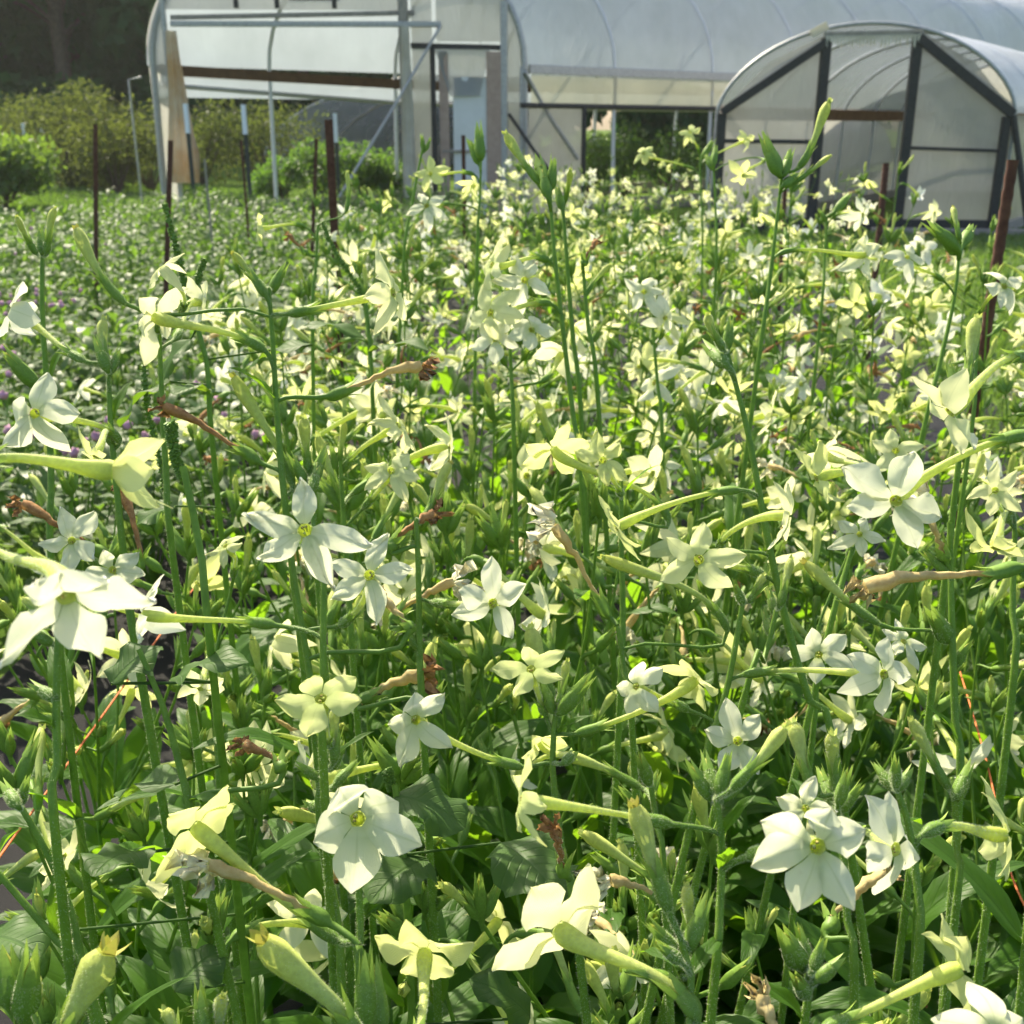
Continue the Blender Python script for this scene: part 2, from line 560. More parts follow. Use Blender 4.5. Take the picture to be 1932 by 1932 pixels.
def leaf(mb, base, d, L, W, rg, droop=.9, foldv=.25, wave=.12, mat=0, nu=13, nv=7, shape=1.0, up=None, stalk=0.0, curl=0.0):
    """lanceolate leaf; d its starting direction, droops towards the ground"""
    d = nrm(d)
    upv = np.array([0, 0, 1.0]) if up is None else np.asarray(up)
    sidev = np.cross(d, upv)
    if np.linalg.norm(sidev) < .05:
        sidev = np.array([1.0, 0, 0])
    sidev = nrm(sidev)
    u = np.linspace(0, 1, nu)
    ang0 = math.asin(max(-1, min(1, d[2])))
    hd = nrm(np.array([d[0], d[1], 0]) + 1e-6)
    pos, ctr, nrmls = np.array(base, float), [], []
    dl = L / (nu - 1)
    for i in range(nu):
        a = ang0 - droop * u[i] ** 1.3 - curl * max(0, u[i] - .6) * 3
        t = hd * math.cos(a) + np.array([0, 0, math.sin(a)])
        ctr.append(pos.copy())
        nrmls.append(nrm(np.cross(sidev, t)))
        pos = pos + t * dl
    ctr, nrmls = np.array(ctr), np.array(nrmls)
    us = np.clip((u - stalk) / (1 - stalk), 0, 1)
    if shape >= 1:
        w = W * 1.9 * np.power(us, .62) * np.power(1 - us, .85 * shape) + W * .04
    else:
        w = W * 1.55 * np.power(us, .5) * np.power(1 - us, .62) + W * .04
    v = np.linspace(-1, 1, nv)
    ph, ph2 = rg.random() * 6, rg.random() * 6
    Vg = v[None, :] * np.ones((nu, 1))
    jag = 1 + (.05 if shape >= 1 else .10) * rg.normal(size=(nu, nv)) * (np.abs(Vg) > .9)
    lat = Vg * w[:, None] * .5 * math.cos(foldv) * jag
    z = np.abs(Vg) * w[:, None] * .5 * math.sin(foldv)
    z = z + wave * w[:, None] * np.sin(u[:, None] * 11 + ph + np.where(Vg > 0, 0, ph2)) * Vg ** 2
    z = z - .10 * w[:, None] * Vg ** 4
    pts = ctr[:, None, :] + lat[..., None] * sidev + z[..., None] * nrmls[:, None, :]
    uv = np.stack([u[:, None] * np.ones((1, nv)), (Vg + 1) / 2], -1)
    # wind so that the upper side is the front
    q = gq(nu, nv)[:, ::-1] if np.cross(d, sidev)[2] > 0 else gq(nu, nv)
    mb.add(pts.reshape(-1, 3), q, None, mat, us.repeat(nv), uv.reshape(-1, 2))


def fpart(name, mats, parent, origin, fn, **kw):
    mb = MB()
    fn(mb)
    return mb.build(name, mats, parent, origin, **kw)


PAL = {'w': 'pw', 'c': 'pc', 'l': 'pl'}


def flower(root, origin, A, B, F, n, R, rg, pal='w', tip=None, hair=False, hi=True, pistil=True, sep=True, **kw):
    """A stem point, B calyx base, F throat. flower > tube, calyx, throat"""
    ns, nv = (14, 9) if hi else (9, 5)
    roll_dir = None if tip is None else tip
    tb_dir = B - A
    kw.setdefault('crumple', .20 * rg.random() ** 2)
    kw['wf'] = kw.get('wf', 1.0) * .95
    mbL, mbT, mbC, mbH = MB(), MB(), MB(), MB()
    limb(mbL, F, n, R, rg, roll_dir, kw.pop('roll', rg.random() * 6 if tip is None else 0.0), ns=ns, nv=nv, **kw)
    pts, r = corolla_tube(mbT, B, F, n, R, rg, tb_dir, seg=12 if hi else 7, np_=18 if hi else 9)
    ncal = max(3, int(len(pts) * .27))
    m = np.linalg.norm(F - B)
    ped = herm(A, nrm(nrm(B - A) + np.array([0, 0, .6])) * np.linalg.norm(B - A), B, nrm(pts[1] - pts[0]) * np.linalg.norm(B - A), 6)
    cpth, cr = calyx(mbC, pts[:ncal], max(.0031, R * .125), R * .36, .28, rg, seg=10 if hi else 6, pedicel=ped)
    e1, e2, nn = basis(n)
    # throat cup seen inside the mouth, with stamens
    th = np.arange(10) / 10 * 6.2832
    ring = lambda rr, z: F + R * (rr * np.cos(th)[:, None] * e1 + rr * np.sin(th)[:, None] * e2 + z * nn)
    V = np.vstack([ring(.118, -.004), ring(.105, -.10), ring(.06, -.26), ring(.002, -.34)])
    mbH.add(V, gq(4, 10, True)[:, ::-1], None, 0, .5)
    for k in range(4 if pistil else 0):
        a = rg.random() * 6.28
        p0 = F + R * (.045 * math.cos(a) * e1 + .045 * math.sin(a) * e2 - .2 * nn)
        p1 = F + R * (.06 * math.cos(a) * e1 + .06 * math.sin(a) * e2 - .015 * nn)
        tube(mbH, [p0, (p0 + p1) / 2, p1], np.array([.01, .012, .012]) * R, 5, 0, .5)
        tube(mbH, [p1, p1 + nn * .02 * R, p1 + nn * .045 * R], np.array([.012, .03, .006]) * R, 6, 1 if k % 2 else 0, .5, cap=True)
    if hair:
        hairs(mbT, pts, r, 1700, R * .034, rg)
        hairs(mbC, cpth, cr, 1100, R * .036, rg)
    if sep:
        fo = mbL.build("flower", M[PAL[pal]], root, origin)
        mbT.build("tube", [M['tube'], M['hair']], fo)if False else None
        for mb_, nm, ms in ((mbT, "tube", [M['tube'], M['hair']]), (mbC, "calyx", [M['calyx'], M['hair']]), (mbH, "throat", [M['throat'], M['anther']])):
            mb_.build(nm, ms, fo, origin)
        return fo
    return mbL, mbT, mbC, mbH


def bud(root, origin, A, B, T, rg, hair=False, hi=True, r=1.0, open_=0.5, mats=None):
    """long closed flower: calyx + tube swelling to a puckered tip"""
    mbT, mbC = MB(), MB()
    m = np.linalg.norm(T - B)
    npt = 18 if hi else 9
    d0 = nrm(nrm(T - B) + .7 * nrm(B - A))
    d1 = nrm(nrm(T - B) + .15 * rg.normal(size=3))
    pts = herm(B, d0 * m, T, d1 * m, npt)
    u = np.linspace(0, 1, npt)
    k = min(1.0, max(.6, m / .055)) * r
    rr = np.interp(u, [0, .25, .55, .75, .88, .95, 1], [.0020, .0021, .0029, .0043, .0047, .0038, .0026]) * k
    tube(mbT, pts, rr, 10 if hi else 6, 0, u * .85, lambda uu, th: 1 + .13 * np.cos(5 * th + 3 * uu) * (uu > .6))
    # little folded lobes at the tip
    limb(mbT, pts[-1] - d1 * .001, d1, .0062 * k, rg, ns=8, nv=4, wf=.95, rec=-.25, cup=.0, fold=1.52 - .45 * open_, mat=1 if mats else 0)
    nc = max(3, int(npt * min(.42, .020 / max(m, .02) + .08)))
    ped = herm(A, nrm(nrm(B - A) + np.array([0, 0, .5])) * np.linalg.norm(B - A), B, d0 * np.linalg.norm(B - A), 6)
    cpth, cr = calyx(mbC, pts[:nc], .0036 * max(.8, k), .011, .22, rg, seg=10 if hi else 6, pedicel=ped)
    if hair:
        hairs(mbT, pts, rr, 1500, .0011, rg, mat=2 if mats else 1)
        hairs(mbC, cpth, cr, 900, .0011, rg)
    ms = [M['bud'], M['hair']] if not mats else [M['bud'], M[mats], M['hair']]
    o = mbT.build("bud", ms, root, origin)
    mbC.build("calyx", [M['calyx'], M['hair']], o, origin)
    return o


def pod(root, origin, A, B, T, rg, hair=False, hi=True, r=1.0):
    """young calyx bud or seed pod with clasping teeth"""
    mb = MB()
    m = np.linalg.norm(T - B)
    d0 = nrm(T - B)
    ped = herm(A, nrm(nrm(B - A) + np.array([0, 0, .6])) * np.linalg.norm(B - A), B, d0 * np.linalg.norm(B - A), 5)
    cpth, cr = calyx(mb, np.array([B, B + d0 * m * .32, B + d0 * m * .6]), max(.0028, m * .16) * r, m * .48, .14, rg, closed=True, seg=10 if hi else 6, pedicel=ped)
    # pale tip of the corolla inside
    tube(mb, [B + d0 * m * .4, B + d0 * m * .7, B + d0 * m * .92], np.array([.8, .55, .1]) * max(.0028, m * .14) * r, 6, 2, .9)
    if hair:
        hairs(mb, cpth, cr, 900, .0011, rg)
    return mb.build("calyx_bud", [M['calyx'], M['hair'], M['bud']], root, origin)


def dead(root, origin, A, B, E, rg, pal='brown', hair=False, hi=True, size=1.0, hang=.6):
    mbT, mbC = MB(), MB()
    m = np.linalg.norm(E - B)
    npt = 16 if hi else 8
    d0 = nrm(nrm(E - B) + .6 * nrm(B - A))
    d1 = nrm(nrm(E - B) + np.array([0, 0, -.25]))
    pts = herm(B, d0 * m, E, d1 * m, npt)
    pts[1:-1] += .0006 * rg.normal(size=(npt - 2, 3))
    u = np.linspace(0, 1, npt)
    rr = np.interp(u, [0, .4, .7, .9, 1], [.0012, .0014, .0020, .0035, .0030]) * size
    tube(mbT, pts, rr, 9 if hi else 6, 0, u, lambda uu, th: 1 + .18 * np.cos(4 * th + 6 * uu) + .1 * np.cos(9 * th))
    nE = nrm(d1 + hang * np.array([0, 0, -1.0]))
    limb(mbT, E, nE, (.0105 if pal != 'wilt' else .019) * size, rg, ns=9, nv=5, crumple=1.0, fold=.9, wf=.9, mat=1)
    nc = max(3, int(npt * .3))
    ped = herm(A, nrm(nrm(B - A) + np.array([0, 0, .5])) * np.linalg.norm(B - A), B, d0 * np.linalg.norm(B - A), 6)
    calyx(mbC, pts[:nc], .0044, .010, .3, rg, seg=10 if hi else 6, pedicel=ped)
    tm = {'brown': 'brown', 'tan': 'tan', 'wilt': 'tan'}[pal]
    em = {'brown': 'brown', 'tan': 'brown' if rg.random() < .6 else 'tan', 'wilt': 'wilt'}[pal]
    if hair:
        hairs(mbT, pts, rr, 500, .0010, rg, mat=2)
    o = mbT.build("withered_flower", [M[tm], M[em], M['hair']], root, origin)
    mbC.build("calyx", [M['calyx'], M['hair']], o, origin)
    return o


# ------------------------------------------------------------------ hand-placed plants
HERO = []


def hero(label, d, s, o, **kw):
    HERO.append(dict(l=label, d=d, s=s, o=o, **kw))


def F_(x, y, R, n, bx, by, **kw):
    return ('F', x, y, R, n, bx, by, kw)


def B_(tx, ty, bx, by, **kw):
    return ('B', tx, ty, bx, by, kw)


def C_(tx, ty, bx, by, **kw):
    return ('C', tx, ty, bx, by, kw)


def D_(ex, ey, bx, by, **kw):
    return ('D', ex, ey, bx, by, kw)


def L_(tx, ty, bx, by, w=.03, **kw):
    return ('L', tx, ty, bx, by, w, kw)


# foreground, left to right
hero("left edge plant with one huge white trumpet bending down under a folded bloom", .44,
     [(-90, 960), (-95, 1200), (-100, 1500)],
     [F_(126, 1128, 152, (.40, -.74, .58), -75, 985, tip=(175, 1282), wf=1.15, rec=.30, cup=.70, lens=[1.05, 1.05, .8, .65, .95], crumple=.12, pal='w', len=.11),
      ('H', 215, 888, -70, 884, {'len': .085})])
hero("tobacco stem with two bracts at its tip leaning over the black fabric, lower left", .6,
     [(35, 1515), (90, 1612), (140, 1740), (180, 1932)],
     [C_(5, 1478, 34, 1522), C_(52, 1468, 36, 1520), L_(-25, 1570, 40, 1545, .014), L_(140, 1560, 88, 1610, .012)])
hero("slanting bare tobacco stem with one small lance leaf beside the black fabric", .58,
     [(-10, 1640), (55, 1715), (125, 1800), (190, 1932)], [L_(110, 1620, 105, 1772, .014), L_(20, 1560, 0, 1650, .016)])
hero("plant with drooping white bloom and lime trumpet over a wilted flower, lower left", .56,
     [(672, 1600), (678, 1690), (680, 1800), (681, 1932)],
     [F_(675, 1545, 125, (.06, .38, .92), 700, 1640, tip=(655, 1690), wf=1.2, rec=.6, cup=.25, len=.062, lens=[1.08, 1.08, .7, .62, .8], crumple=.04),
      F_(368, 1560, 112, (-.80, .42, -.40), 640, 1775, tip=(290, 1642), pal='l', wf=1.0, rec=.3, cup=.3, crumple=.05, lens=[1.1, .9, .9, .9, 1.0]),
      D_(395, 1632, 622, 1742, pal='wilt')])
hero("tobacco stem with a lime star over a tight green bud cluster, lower left", .62,
     [(628, 1400), (600, 1500), (612, 1620), (640, 1760), (650, 1932)],
     [F_(605, 1318, 98, (-.05, .55, .62), 622, 1405, tip=(500, 1342), pal='l', wf=.95, rec=.35, cup=.3, len=.05),
      C_(560, 1440, 600, 1470), C_(575, 1510, 600, 1530), C_(650, 1400, 628, 1450), B_(630, 1340, 628, 1440), C_(670, 1440, 632, 1480), L_(700, 1380, 625, 1460, .008)])
hero("lime yellow star seen from behind on an upright tube, bottom centre", .53,
     [(745, 1985), (748, 2050), (750, 2100)],
     [F_(802, 1795, 104, (.05, .48, -.87), 770, 1990, tip=(795, 1733), pal='l', wf=.95, rec=.06, cup=.10, crumple=.03, lens=[.95, 1, .9, .8, 1]),
      C_(705, 1820, 718, 1950), C_(690, 1800, 690, 1930)])
hero("tobacco plant with fat olive bud and opening bud at the bottom left corner", .50,
     [(160, 2010), (170, 2100), (175, 2200)],
     [B_(497, 1775, 672, 1985, r=1.35, mats='olive'), B_(200, 1795, 118, 2000, r=1.7, open_=1.2, mats='olive'), B_(72, 1855, 40, 1990, r=1.1), C_(10, 1790, 25, 1900, r=1.5), C_(60, 1800, 45, 1920),
      B_(310, 1905, 330, 1990), C_(375, 1860, 385, 1960), B_(420, 1880, 395, 1975), L_(330, 1840, 250, 1960, .01)])
hero("tobacco plant with a large cream trumpet seen from behind, four petals spread, bottom centre right", .50,
     [(1285, 1775), (1305, 1850), (1300, 1932), (1295, 2050)],
     [F_(1055, 1752, 150, (-.55, .45, -.70), 1315, 1925, tip=(985, 1640), pal='c', wf=1.15, rec=.25, cup=.55, crumple=.03, lens=[.95, .9, .85, 1.0, 1.0]),
      B_(1197, 1522, 1262, 1720, r=1.15, mats='olive'), B_(1296, 1672, 1305, 1800, r=1.0), C_(1225, 1740, 1280, 1800), C_(1240, 1780, 1285, 1815), C_(1335, 1690, 1300, 1790),
      L_(1360, 1780, 1300, 1830, .012), L_(1215, 1810, 1290, 1830, .012), C_(1190, 1830, 1270, 1850)])
hero("tall stem with pods on top, broad white six petal bloom and sideways lime star", .53,
     [(1352, 1510), (1362, 1600), (1357, 1720), (1340, 1932)],
     [F_(983, 1510, 92, (-.98, .12, .05), 1268, 1555, tip=(965, 1428), pal='l', wf=.9, rec=.45, cup=.25, len=.095),
      F_(1543, 1597, 132, (.02, .22, .97), 1412, 1616, tip=(1530, 1732), wf=1.25, rec=.42, cup=.22, nl=6, lens=[1, 1.02, .8, .62, .75, .98], crumple=.04),
      C_(1300, 1440, 1345, 1510), C_(1330, 1425, 1350, 1500), C_(1375, 1420, 1356, 1500), C_(1420, 1450, 1362, 1510), B_(1480, 1375, 1380, 1490, r=1.1), L_(1420, 1500, 1362, 1560, .010), L_(1385, 1590, 1365, 1640, .012)])
hero("stem with crown of lime opening buds behind the six petal white bloom", .58,
     [(1578, 1500), (1590, 1600), (1600, 1760), (1610, 1932)],
     [F_(1690, 1602, 112, (.55, .12, .80), 1600, 1560, tip=(1705, 1722), wf=1.05, rec=.5, cup=.25),
      F_(1520, 1525, 62, (-.2, .5, .8), 1570, 1545, wf=1.1), B_(1495, 1365, 1548, 1500, r=1.25, open_=1.3), B_(1570, 1385, 1575, 1500, r=1.3, open_=1.3), C_(1545, 1450, 1572, 1520), C_(1600, 1450, 1582, 1520), C_(1625, 1480, 1588, 1530),
      D_(1665, 1650, 1558, 1765, pal='tan')])
hero("short stem with fat green seed pods at the bottom right", .53,
     [(1528, 1800), (1522, 1870), (1515, 1960)],
     [C_(1475, 1755, 1512, 1825, r=1.3), C_(1505, 1745, 1525, 1820), C_(1590, 1808, 1540, 1850, r=1.2), C_(1555, 1770, 1534, 1830), C_(1500, 1840, 1522, 1880), L_(1420, 1850, 1515, 1945, .014)])
hero("tobacco plant with a lime star turned to the right edge on a long straight tube", .56,
     [(1688, 1480), (1715, 1560), (1730, 1680), (1722, 1932)],
     [F_(1898, 1575, 100, (.93, .05, .12), 1742, 1574, tip=(1872, 1488), pal='l', wf=.95, rec=.55, cup=.2), C_(1650, 1440, 1685, 1490), C_(1690, 1430, 1690, 1485), C_(1720, 1450, 1694, 1490)])
hero("tobacco plant with a cream trumpet rising to the lower right corner", .49,
     [(1490, 2010), (1495, 2100)],
     [F_(1812, 1828, 118, (.92, .30, .02), 1550, 1945, tip=(1872, 1755), pal='l', wf=1.05, rec=.45, cup=.55), D_(1440, 1880, 1480, 2020, pal='tan')])
hero("white bloom cut by the bottom edge near the right corner", .5, [(1905, 2030), (1900, 2150)],
     [F_(1880, 1950, 105, (.0, .5, .85), 1895, 2040, wf=1.1)])

# second row
hero("tobacco stem with white bloom over dark throat and tight lime bud crown, centre", .66,
     [(1050, 1335), (1042, 1430), (1050, 1530), (1066, 1640), (1088, 1760)],
     [B_(1000, 1188, 1042, 1322, r=1.3, open_=1.0), C_(1112, 1278, 1056, 1345, r=1.1), B_(1070, 1248, 1052, 1335, r=.9), C_(1020, 1280, 1044, 1345),
      F_(785, 1358, 82, (-.12, .42, .9), 985, 1447, tip=(740, 1456), wf=1.1, rec=.6, cup=.2, lens=[1.1, 1.0, .95, .7, .8]),
      F_(1312, 1283, 78, (.75, .55, -.35), 1085, 1385, tip=(1245, 1224), pal='l', wf=.85, rec=.3, cup=.2),
      F_(1018, 1402, 55, (-.5, .6, -.3), 1062, 1440, pal='l', wf=1.1, rec=.7), F_(1002, 1262, 75, (-.1, .5, .55), 1030, 1350, tip=(925, 1252), pal='l', wf=.85, rec=.3, len=.05),
      D_(1045, 1560, 1066, 1650, pal='brown'), L_(1120, 1350, 1056, 1400, .008)])
hero("stem behind the centre bud crown carrying a wilted white flower and a drooping long tube", .70,
     [(1225, 1470), (1240, 1560), (1255, 1700)],
     [D_(1150, 1660, 1245, 1695, pal='wilt'), B_(1062, 1425, 1212, 1488, r=.8), C_(1205, 1420, 1225, 1480)])
hero("tall green stem with a big cream star facing the camera, left of centre", .60,
     [(612, 1078), (610, 1200), (610, 1340), (612, 1480)],
     [F_(575, 1000, 116, (.02, .34, .94), 614, 1082, tip=(580, 905), pal='w', wf=.82, rec=.38, cup=.22, len=.06, lens=[.95, 1.05, .9, .85, 1.1]),
      F_(268, 1160, 78, (-.95, .2, .15), 520, 1180, tip=(335, 1150), wf=1.05, rec=.4)])
hero("twin stem just behind with a white star and pale green tube curling under it", .72,
     [(548, 1040), (568, 1170), (590, 1310), (600, 1450)],
     [F_(697, 1085, 88, (.0, .22, .97), 640, 1180, tip=(783, 1080), wf=.9, rec=.42, cup=.22), D_(722, 1130, 770, 1195, pal='tan')])
hero("stem with a red brown shrivelled tube and crumpled white bloom, centre", .74,
     [(785, 980), (790, 1100), (792, 1240), (800, 1400)],
     [D_(820, 967, 738, 1040, pal='brown'), D_(856, 1098, 738, 1178, pal='wilt'), F_(930, 1138, 80, (.42, .1, .9), 815, 1136, tip=(1004, 1122), wf=1.05, rec=.3, cup=.35),
      B_(848, 875, 795, 985, r=.9, mats='olive'), D_(800, 1272, 680, 1328, pal='tan', size=1.5), C_(770, 1190, 788, 1225)])
hero("leaning stem over the lower left leaves with a small dead brown flower", .66,
     [(262, 1225), (310, 1340), (345, 1470), (380, 1620)], [D_(462, 1405, 535, 1455, pal='brown', size=.95), L_(440, 1530, 360, 1500, .012)])
hero("thin upright stem with a side bud at the dark left gap", .56,
     [(112, 1170), (106, 1300), (108, 1450), (112, 1650)], [C_(55, 1190, 100, 1215), B_(45, 1130, 108, 1180, r=.8), C_(60, 1290, 105, 1320), L_(30, 1350, 105, 1400, .018)])
hero("tall stem with two upright green bud horns at the left edge", .85,
     [(80, 475), (80, 600), (88, 720), (97, 900), (105, 1150)],
     [B_(32, 410, 72, 480, r=.9), B_(103, 395, 84, 482, r=.95), C_(75, 430, 79, 478), C_(5, 660, 72, 730), L_(130, 640, 90, 720, .01)])
hero("stem with tight yellow bud spike, white bloom and orange brown dead tubes, left", .76,
     [(205, 690), (208, 790), (222, 940), (240, 1110), (262, 1260)],
     [B_(195, 605, 204, 695, r=1.1), C_(180, 640, 203, 700), C_(225, 660, 207, 705), F_(65, 780, 84, (.05, .12, .98), 225, 835, tip=(5, 850), wf=1.05, rec=.3, cup=.1),
      F_(25, 588, 68, (-.85, .35, .1), 162, 682, wf=1.1, rec=.6), D_(42, 952, 208, 1055, pal='brown', size=.95), D_(236, 932, 257, 1078, pal='brown'), L_(245, 720, 208, 780, .012),
      F_(180, 862, 55, (-.2, -.6, .3), 212, 840, pal='l')])
hero("stem carrying a wide cream star with down curved petals, left above the brown dead tube", .82,
     [(300, 612), (304, 720), (314, 900), (330, 1080)],
     [F_(378, 572, 56, (.5, -.1, -.5), 330, 640, pal='c', wf=1.0), F_(305, 505, 46, (-.4, .5, .3), 340, 590, pal='c', wf=.9), C_(270, 570, 296, 625)])
hero("tall thick stem with bract horns holding a cream star to each side, left of centre", .80,
     [(507, 545), (515, 650), (522, 770), (532, 890), (548, 1040)],
     [F_(292, 598, 88, (-.84, .40, -.28), 500, 662, tip=(215, 622), pal='c', wf=1.0, rec=.6, cup=.3), F_(742, 552, 82, (.82, .12, .42), 545, 592, tip=(775, 487), pal='c', wf=.9, rec=.45, cup=.25),
      B_(440, 478, 500, 545, r=.9, mats='olive'), C_(538, 500, 512, 552, r=1.1), C_(470, 510, 503, 560), B_(442, 712, 552, 918, r=1.0, mats='olive'), D_(795, 690, 615, 748, pal='tan', size=1.15), D_(312, 768, 490, 872, pal='brown', size=1.0),
      B_(145, 432, 240, 575, r=.95, mats='olive'), L_(440, 690, 520, 760, .02)])
hero("stem with an upright lime bud behind the big star", .80,
     [(585, 905), (592, 980), (600, 1100)],
     [B_(573, 790, 582, 900, r=1.2, open_=1.0), C_(548, 860, 580, 915), C_(612, 850, 588, 915), C_(600, 880, 588, 925)])
hero("stem with three cream stars on long pale tubes, centre", .86,
     [(642, 870), (648, 980), (658, 1120), (670, 1300)],
     [F_(752, 802, 62, (.72, .45, .3), 645, 892, tip=(795, 850), pal='c', wf=.85, rec=.5), F_(848, 845, 70, (.88, -.1, .15), 665, 932, tip=(925, 880), pal='c', wf=.85, rec=.6), F_(738, 888, 62, (.2, .4, .75), 685, 960, tip=(690, 915), pal='c', wf=.85, rec=.5)])
hero("stem with two lime stars side by side facing up, right of centre", .86,
     [(1172, 900), (1172, 1010), (1175, 1180), (1168, 1350)],
     [F_(1045, 848, 70, (-.25, .55, -.5), 1262, 985, tip=(1065, 783), pal='l', wf=1.05, rec=.2, cup=.15), F_(1138, 868, 62, (.0, .3, .93), 1172, 935, tip=(1085, 865), pal='l', wf=.8, rec=.3, len=.05), L_(1235, 870, 1175, 950, .01)])
hero("dead tan tube with pale crumpled mouth on a leaning stalk, centre", .76,
     [(1165, 1180), (1180, 1280), (1195, 1420)], [D_(1045, 992, 1152, 1165, pal='wilt', size=.9), B_(1140, 1052, 1372, 1192, r=.85)])
hero("long leaning stem with a bud at its top passing the pale stars right of centre", .75,
     [(1372, 665), (1412, 820), (1445, 1000), (1485, 1180), (1530, 1330), (1580, 1450)],
     [B_(1335, 595, 1365, 660, r=1.1), C_(1378, 600, 1372, 660), C_(1330, 650, 1370, 690), F_(1163, 996, 74, (-.72, -.4, .1), 1398, 925, tip=(1092, 990), pal='l', wf=.85, rec=.35, cup=.35), F_(1318, 1056, 88, (-.28, .3, .9), 1440, 1085, tip=(1330, 990), pal='c', wf=.8, rec=.4, cup=.2),
      F_(1488, 975, 72, (.75, -.2, .3), 1360, 1035, tip=(1545, 995), pal='c', wf=.9, rec=.5)])
hero("forked stem with green bud clusters and a white bloom on a straight tube, right", .70,
     [(1402, 1130), (1378, 1270), (1352, 1370), (1320, 1480)],
     [C_(1385, 1100, 1402, 1140), B_(1440, 1085, 1408, 1135, r=.8), F_(1668, 1272, 80, (.32, .15, .93), 1400, 1274, tip=(1700, 1345), wf=1.05, rec=.35, cup=.15, len=.1), F_(1392, 1398, 74, (-.1, .2, .97), 1350, 1440, tip=(1335, 1386), wf=1.1, rec=.35), F_(1200, 1295, 60, (-.5, .3, .6), 1300, 1340, wf=1.1, pal='w')])
hero("stem with an upright lime bud beside the fork", .72,
     [(1465, 1150), (1440, 1250), (1395, 1350)], [B_(1492, 1055, 1470, 1145, r=1.0), C_(1450, 1110, 1462, 1160), C_(1440, 1150, 1455, 1200)])
hero("upright stem with swollen pods near the fabric gap, right", .70,
     [(1792, 985), (1796, 1180), (1803, 1380), (1806, 1560)], [C_(1755, 1150, 1790, 1210), C_(1830, 1210, 1797, 1260), C_(1740, 1040, 1788, 1080), D_(1745, 960, 1785, 1060, pal='wilt'), B_(1520, 1062, 1660, 1178, r=.85, mats='olive'), L_(1760, 1330, 1800, 1390, .012)])
hero("plant at the right edge with two long pale trumpets and a tan dead one", .62,
     [(1965, 640), (1968, 850), (1972, 1080), (1980, 1300)],
     [F_(1792, 778, 100, (-.72, -.62, -.02), 1948, 676, tip=(1700, 762), pal='c', wf=1.0, rec=.45, cup=.6), F_(1690, 945, 105, (-.5, -.42, .75), 1945, 822, tip=(1725, 1045), wf=1.05, rec=.35, cup=.35), D_(1632, 1108, 1930, 1070, pal='tan', size=1.2)])
hero("stem with lime star nodding left and a pale star above it, right of centre", .84,
     [(1640, 930), (1595, 1080), (1550, 1250)],
     [F_(1540, 902, 76, (-.75, -.3, .1), 1650, 925, tip=(1462, 890), pal='l', wf=.9, rec=.5, cup=.4), F_(1555, 855, 55, (-.3, .5, -.4), 1650, 910, pal='c', wf=1.1), F_(1690, 850, 56, (-.2, .3, .9), 1705, 905, pal='c', wf=.8, rec=.3, len=.05)])
hero("stem with nodding lime star seen from behind at the right edge", .70,
     [(1915, 1000), (1910, 1150), (1905, 1350)],
     [F_(1878, 1035, 78, (-.3, -.75, .15), 1910, 970, tip=(1800, 1040), pal='l', wf=.9, rec=.4, cup=.4, len=.05), F_(1878, 925, 58, (.0, .2, .97), 1905, 985, pal='c', wf=.75, rec=.35, len=.05)])
hero("upright lime bud in front of the rusty bar, right", .8,
     [(1812, 735), (1805, 830), (1800, 950)], [B_(1842, 602, 1815, 735, r=1.1), C_(1790, 690, 1810, 750), C_(1830, 690, 1814, 750)])
hero("stem with white bloom hanging among green leaves, lower right", .86,
     [(1545, 1180), (1540, 1290), (1530, 1420)], [F_(1545, 1235, 62, (-.3, .2, .5), 1535, 1290, wf=1.0), F_(1705, 1210, 50, (.2, .6, .7), 1640, 1260, wf=.9), F_(1622, 1008, 48, (0, .2, .9), 1600, 1050, wf=1.0)])
hero("stem with leaf green long bud curving in the lower right thicket", .62,
     [(1800, 1500), (1805, 1600), (1800, 1750)], [B_(1720, 1360, 1792, 1490, r=.95), C_(1830, 1440, 1803, 1510)])
hero("stem with two white blooms behind the big left trumpet", .78,
     [(232, 1010), (245, 1120), (265, 1260)], [F_(135, 1020, 66, (-.1, .2, .95), 190, 1070, wf=1.1), F_(212, 1075, 64, (.15, .35, .9), 235, 1120, wf=1.15, tip=(250, 1040))])
hero("low plant with a cream bloom hanging down in the left thicket", .86,
     [(400, 1270), (410, 1400), (420, 1550)], [F_(378, 1300, 52, (.0, -.55, .6), 400, 1240, pal='c', wf=1.0, rec=.4), F_(425, 1030, 44, (-.3, .5, .5), 440, 1090, pal='c', wf=.85)])

# third row: tall outliers and mid-distance stems
hero("very tall dark stem with horned bud crown and one long lime bud, centre", 1.12,
     [(1037, 360), (1046, 480), (1064, 640), (1082, 790), (1100, 950)],
     [B_(955, 254, 1022, 350, r=1.1), C_(1012, 290, 1032, 362), C_(1045, 298, 1038, 360), C_(1022, 315, 1034, 372), F_(928, 500, 60, (-.72, .2, .45), 1036, 492, pal='c', wf=.85, tip=(880, 515)), F_(925, 590, 66, (-.55, .15, .75), 1040, 574, pal='c', wf=.85, tip=(885, 600))])
hero("second tall dark stem beside it with a single upright bud", 1.15,
     [(1062, 385), (1070, 500), (1082, 650), (1098, 820)], [B_(1076, 322, 1064, 385, r=1.0), C_(1050, 350, 1061, 395)])
hero("thin forked stem right of the two tall dark stems", 1.15, [(1098, 480), (1110, 620), (1130, 780)], [D_(1125, 455, 1100, 500, pal='brown', size=.8), B_(1150, 500, 1104, 560, r=.8)])
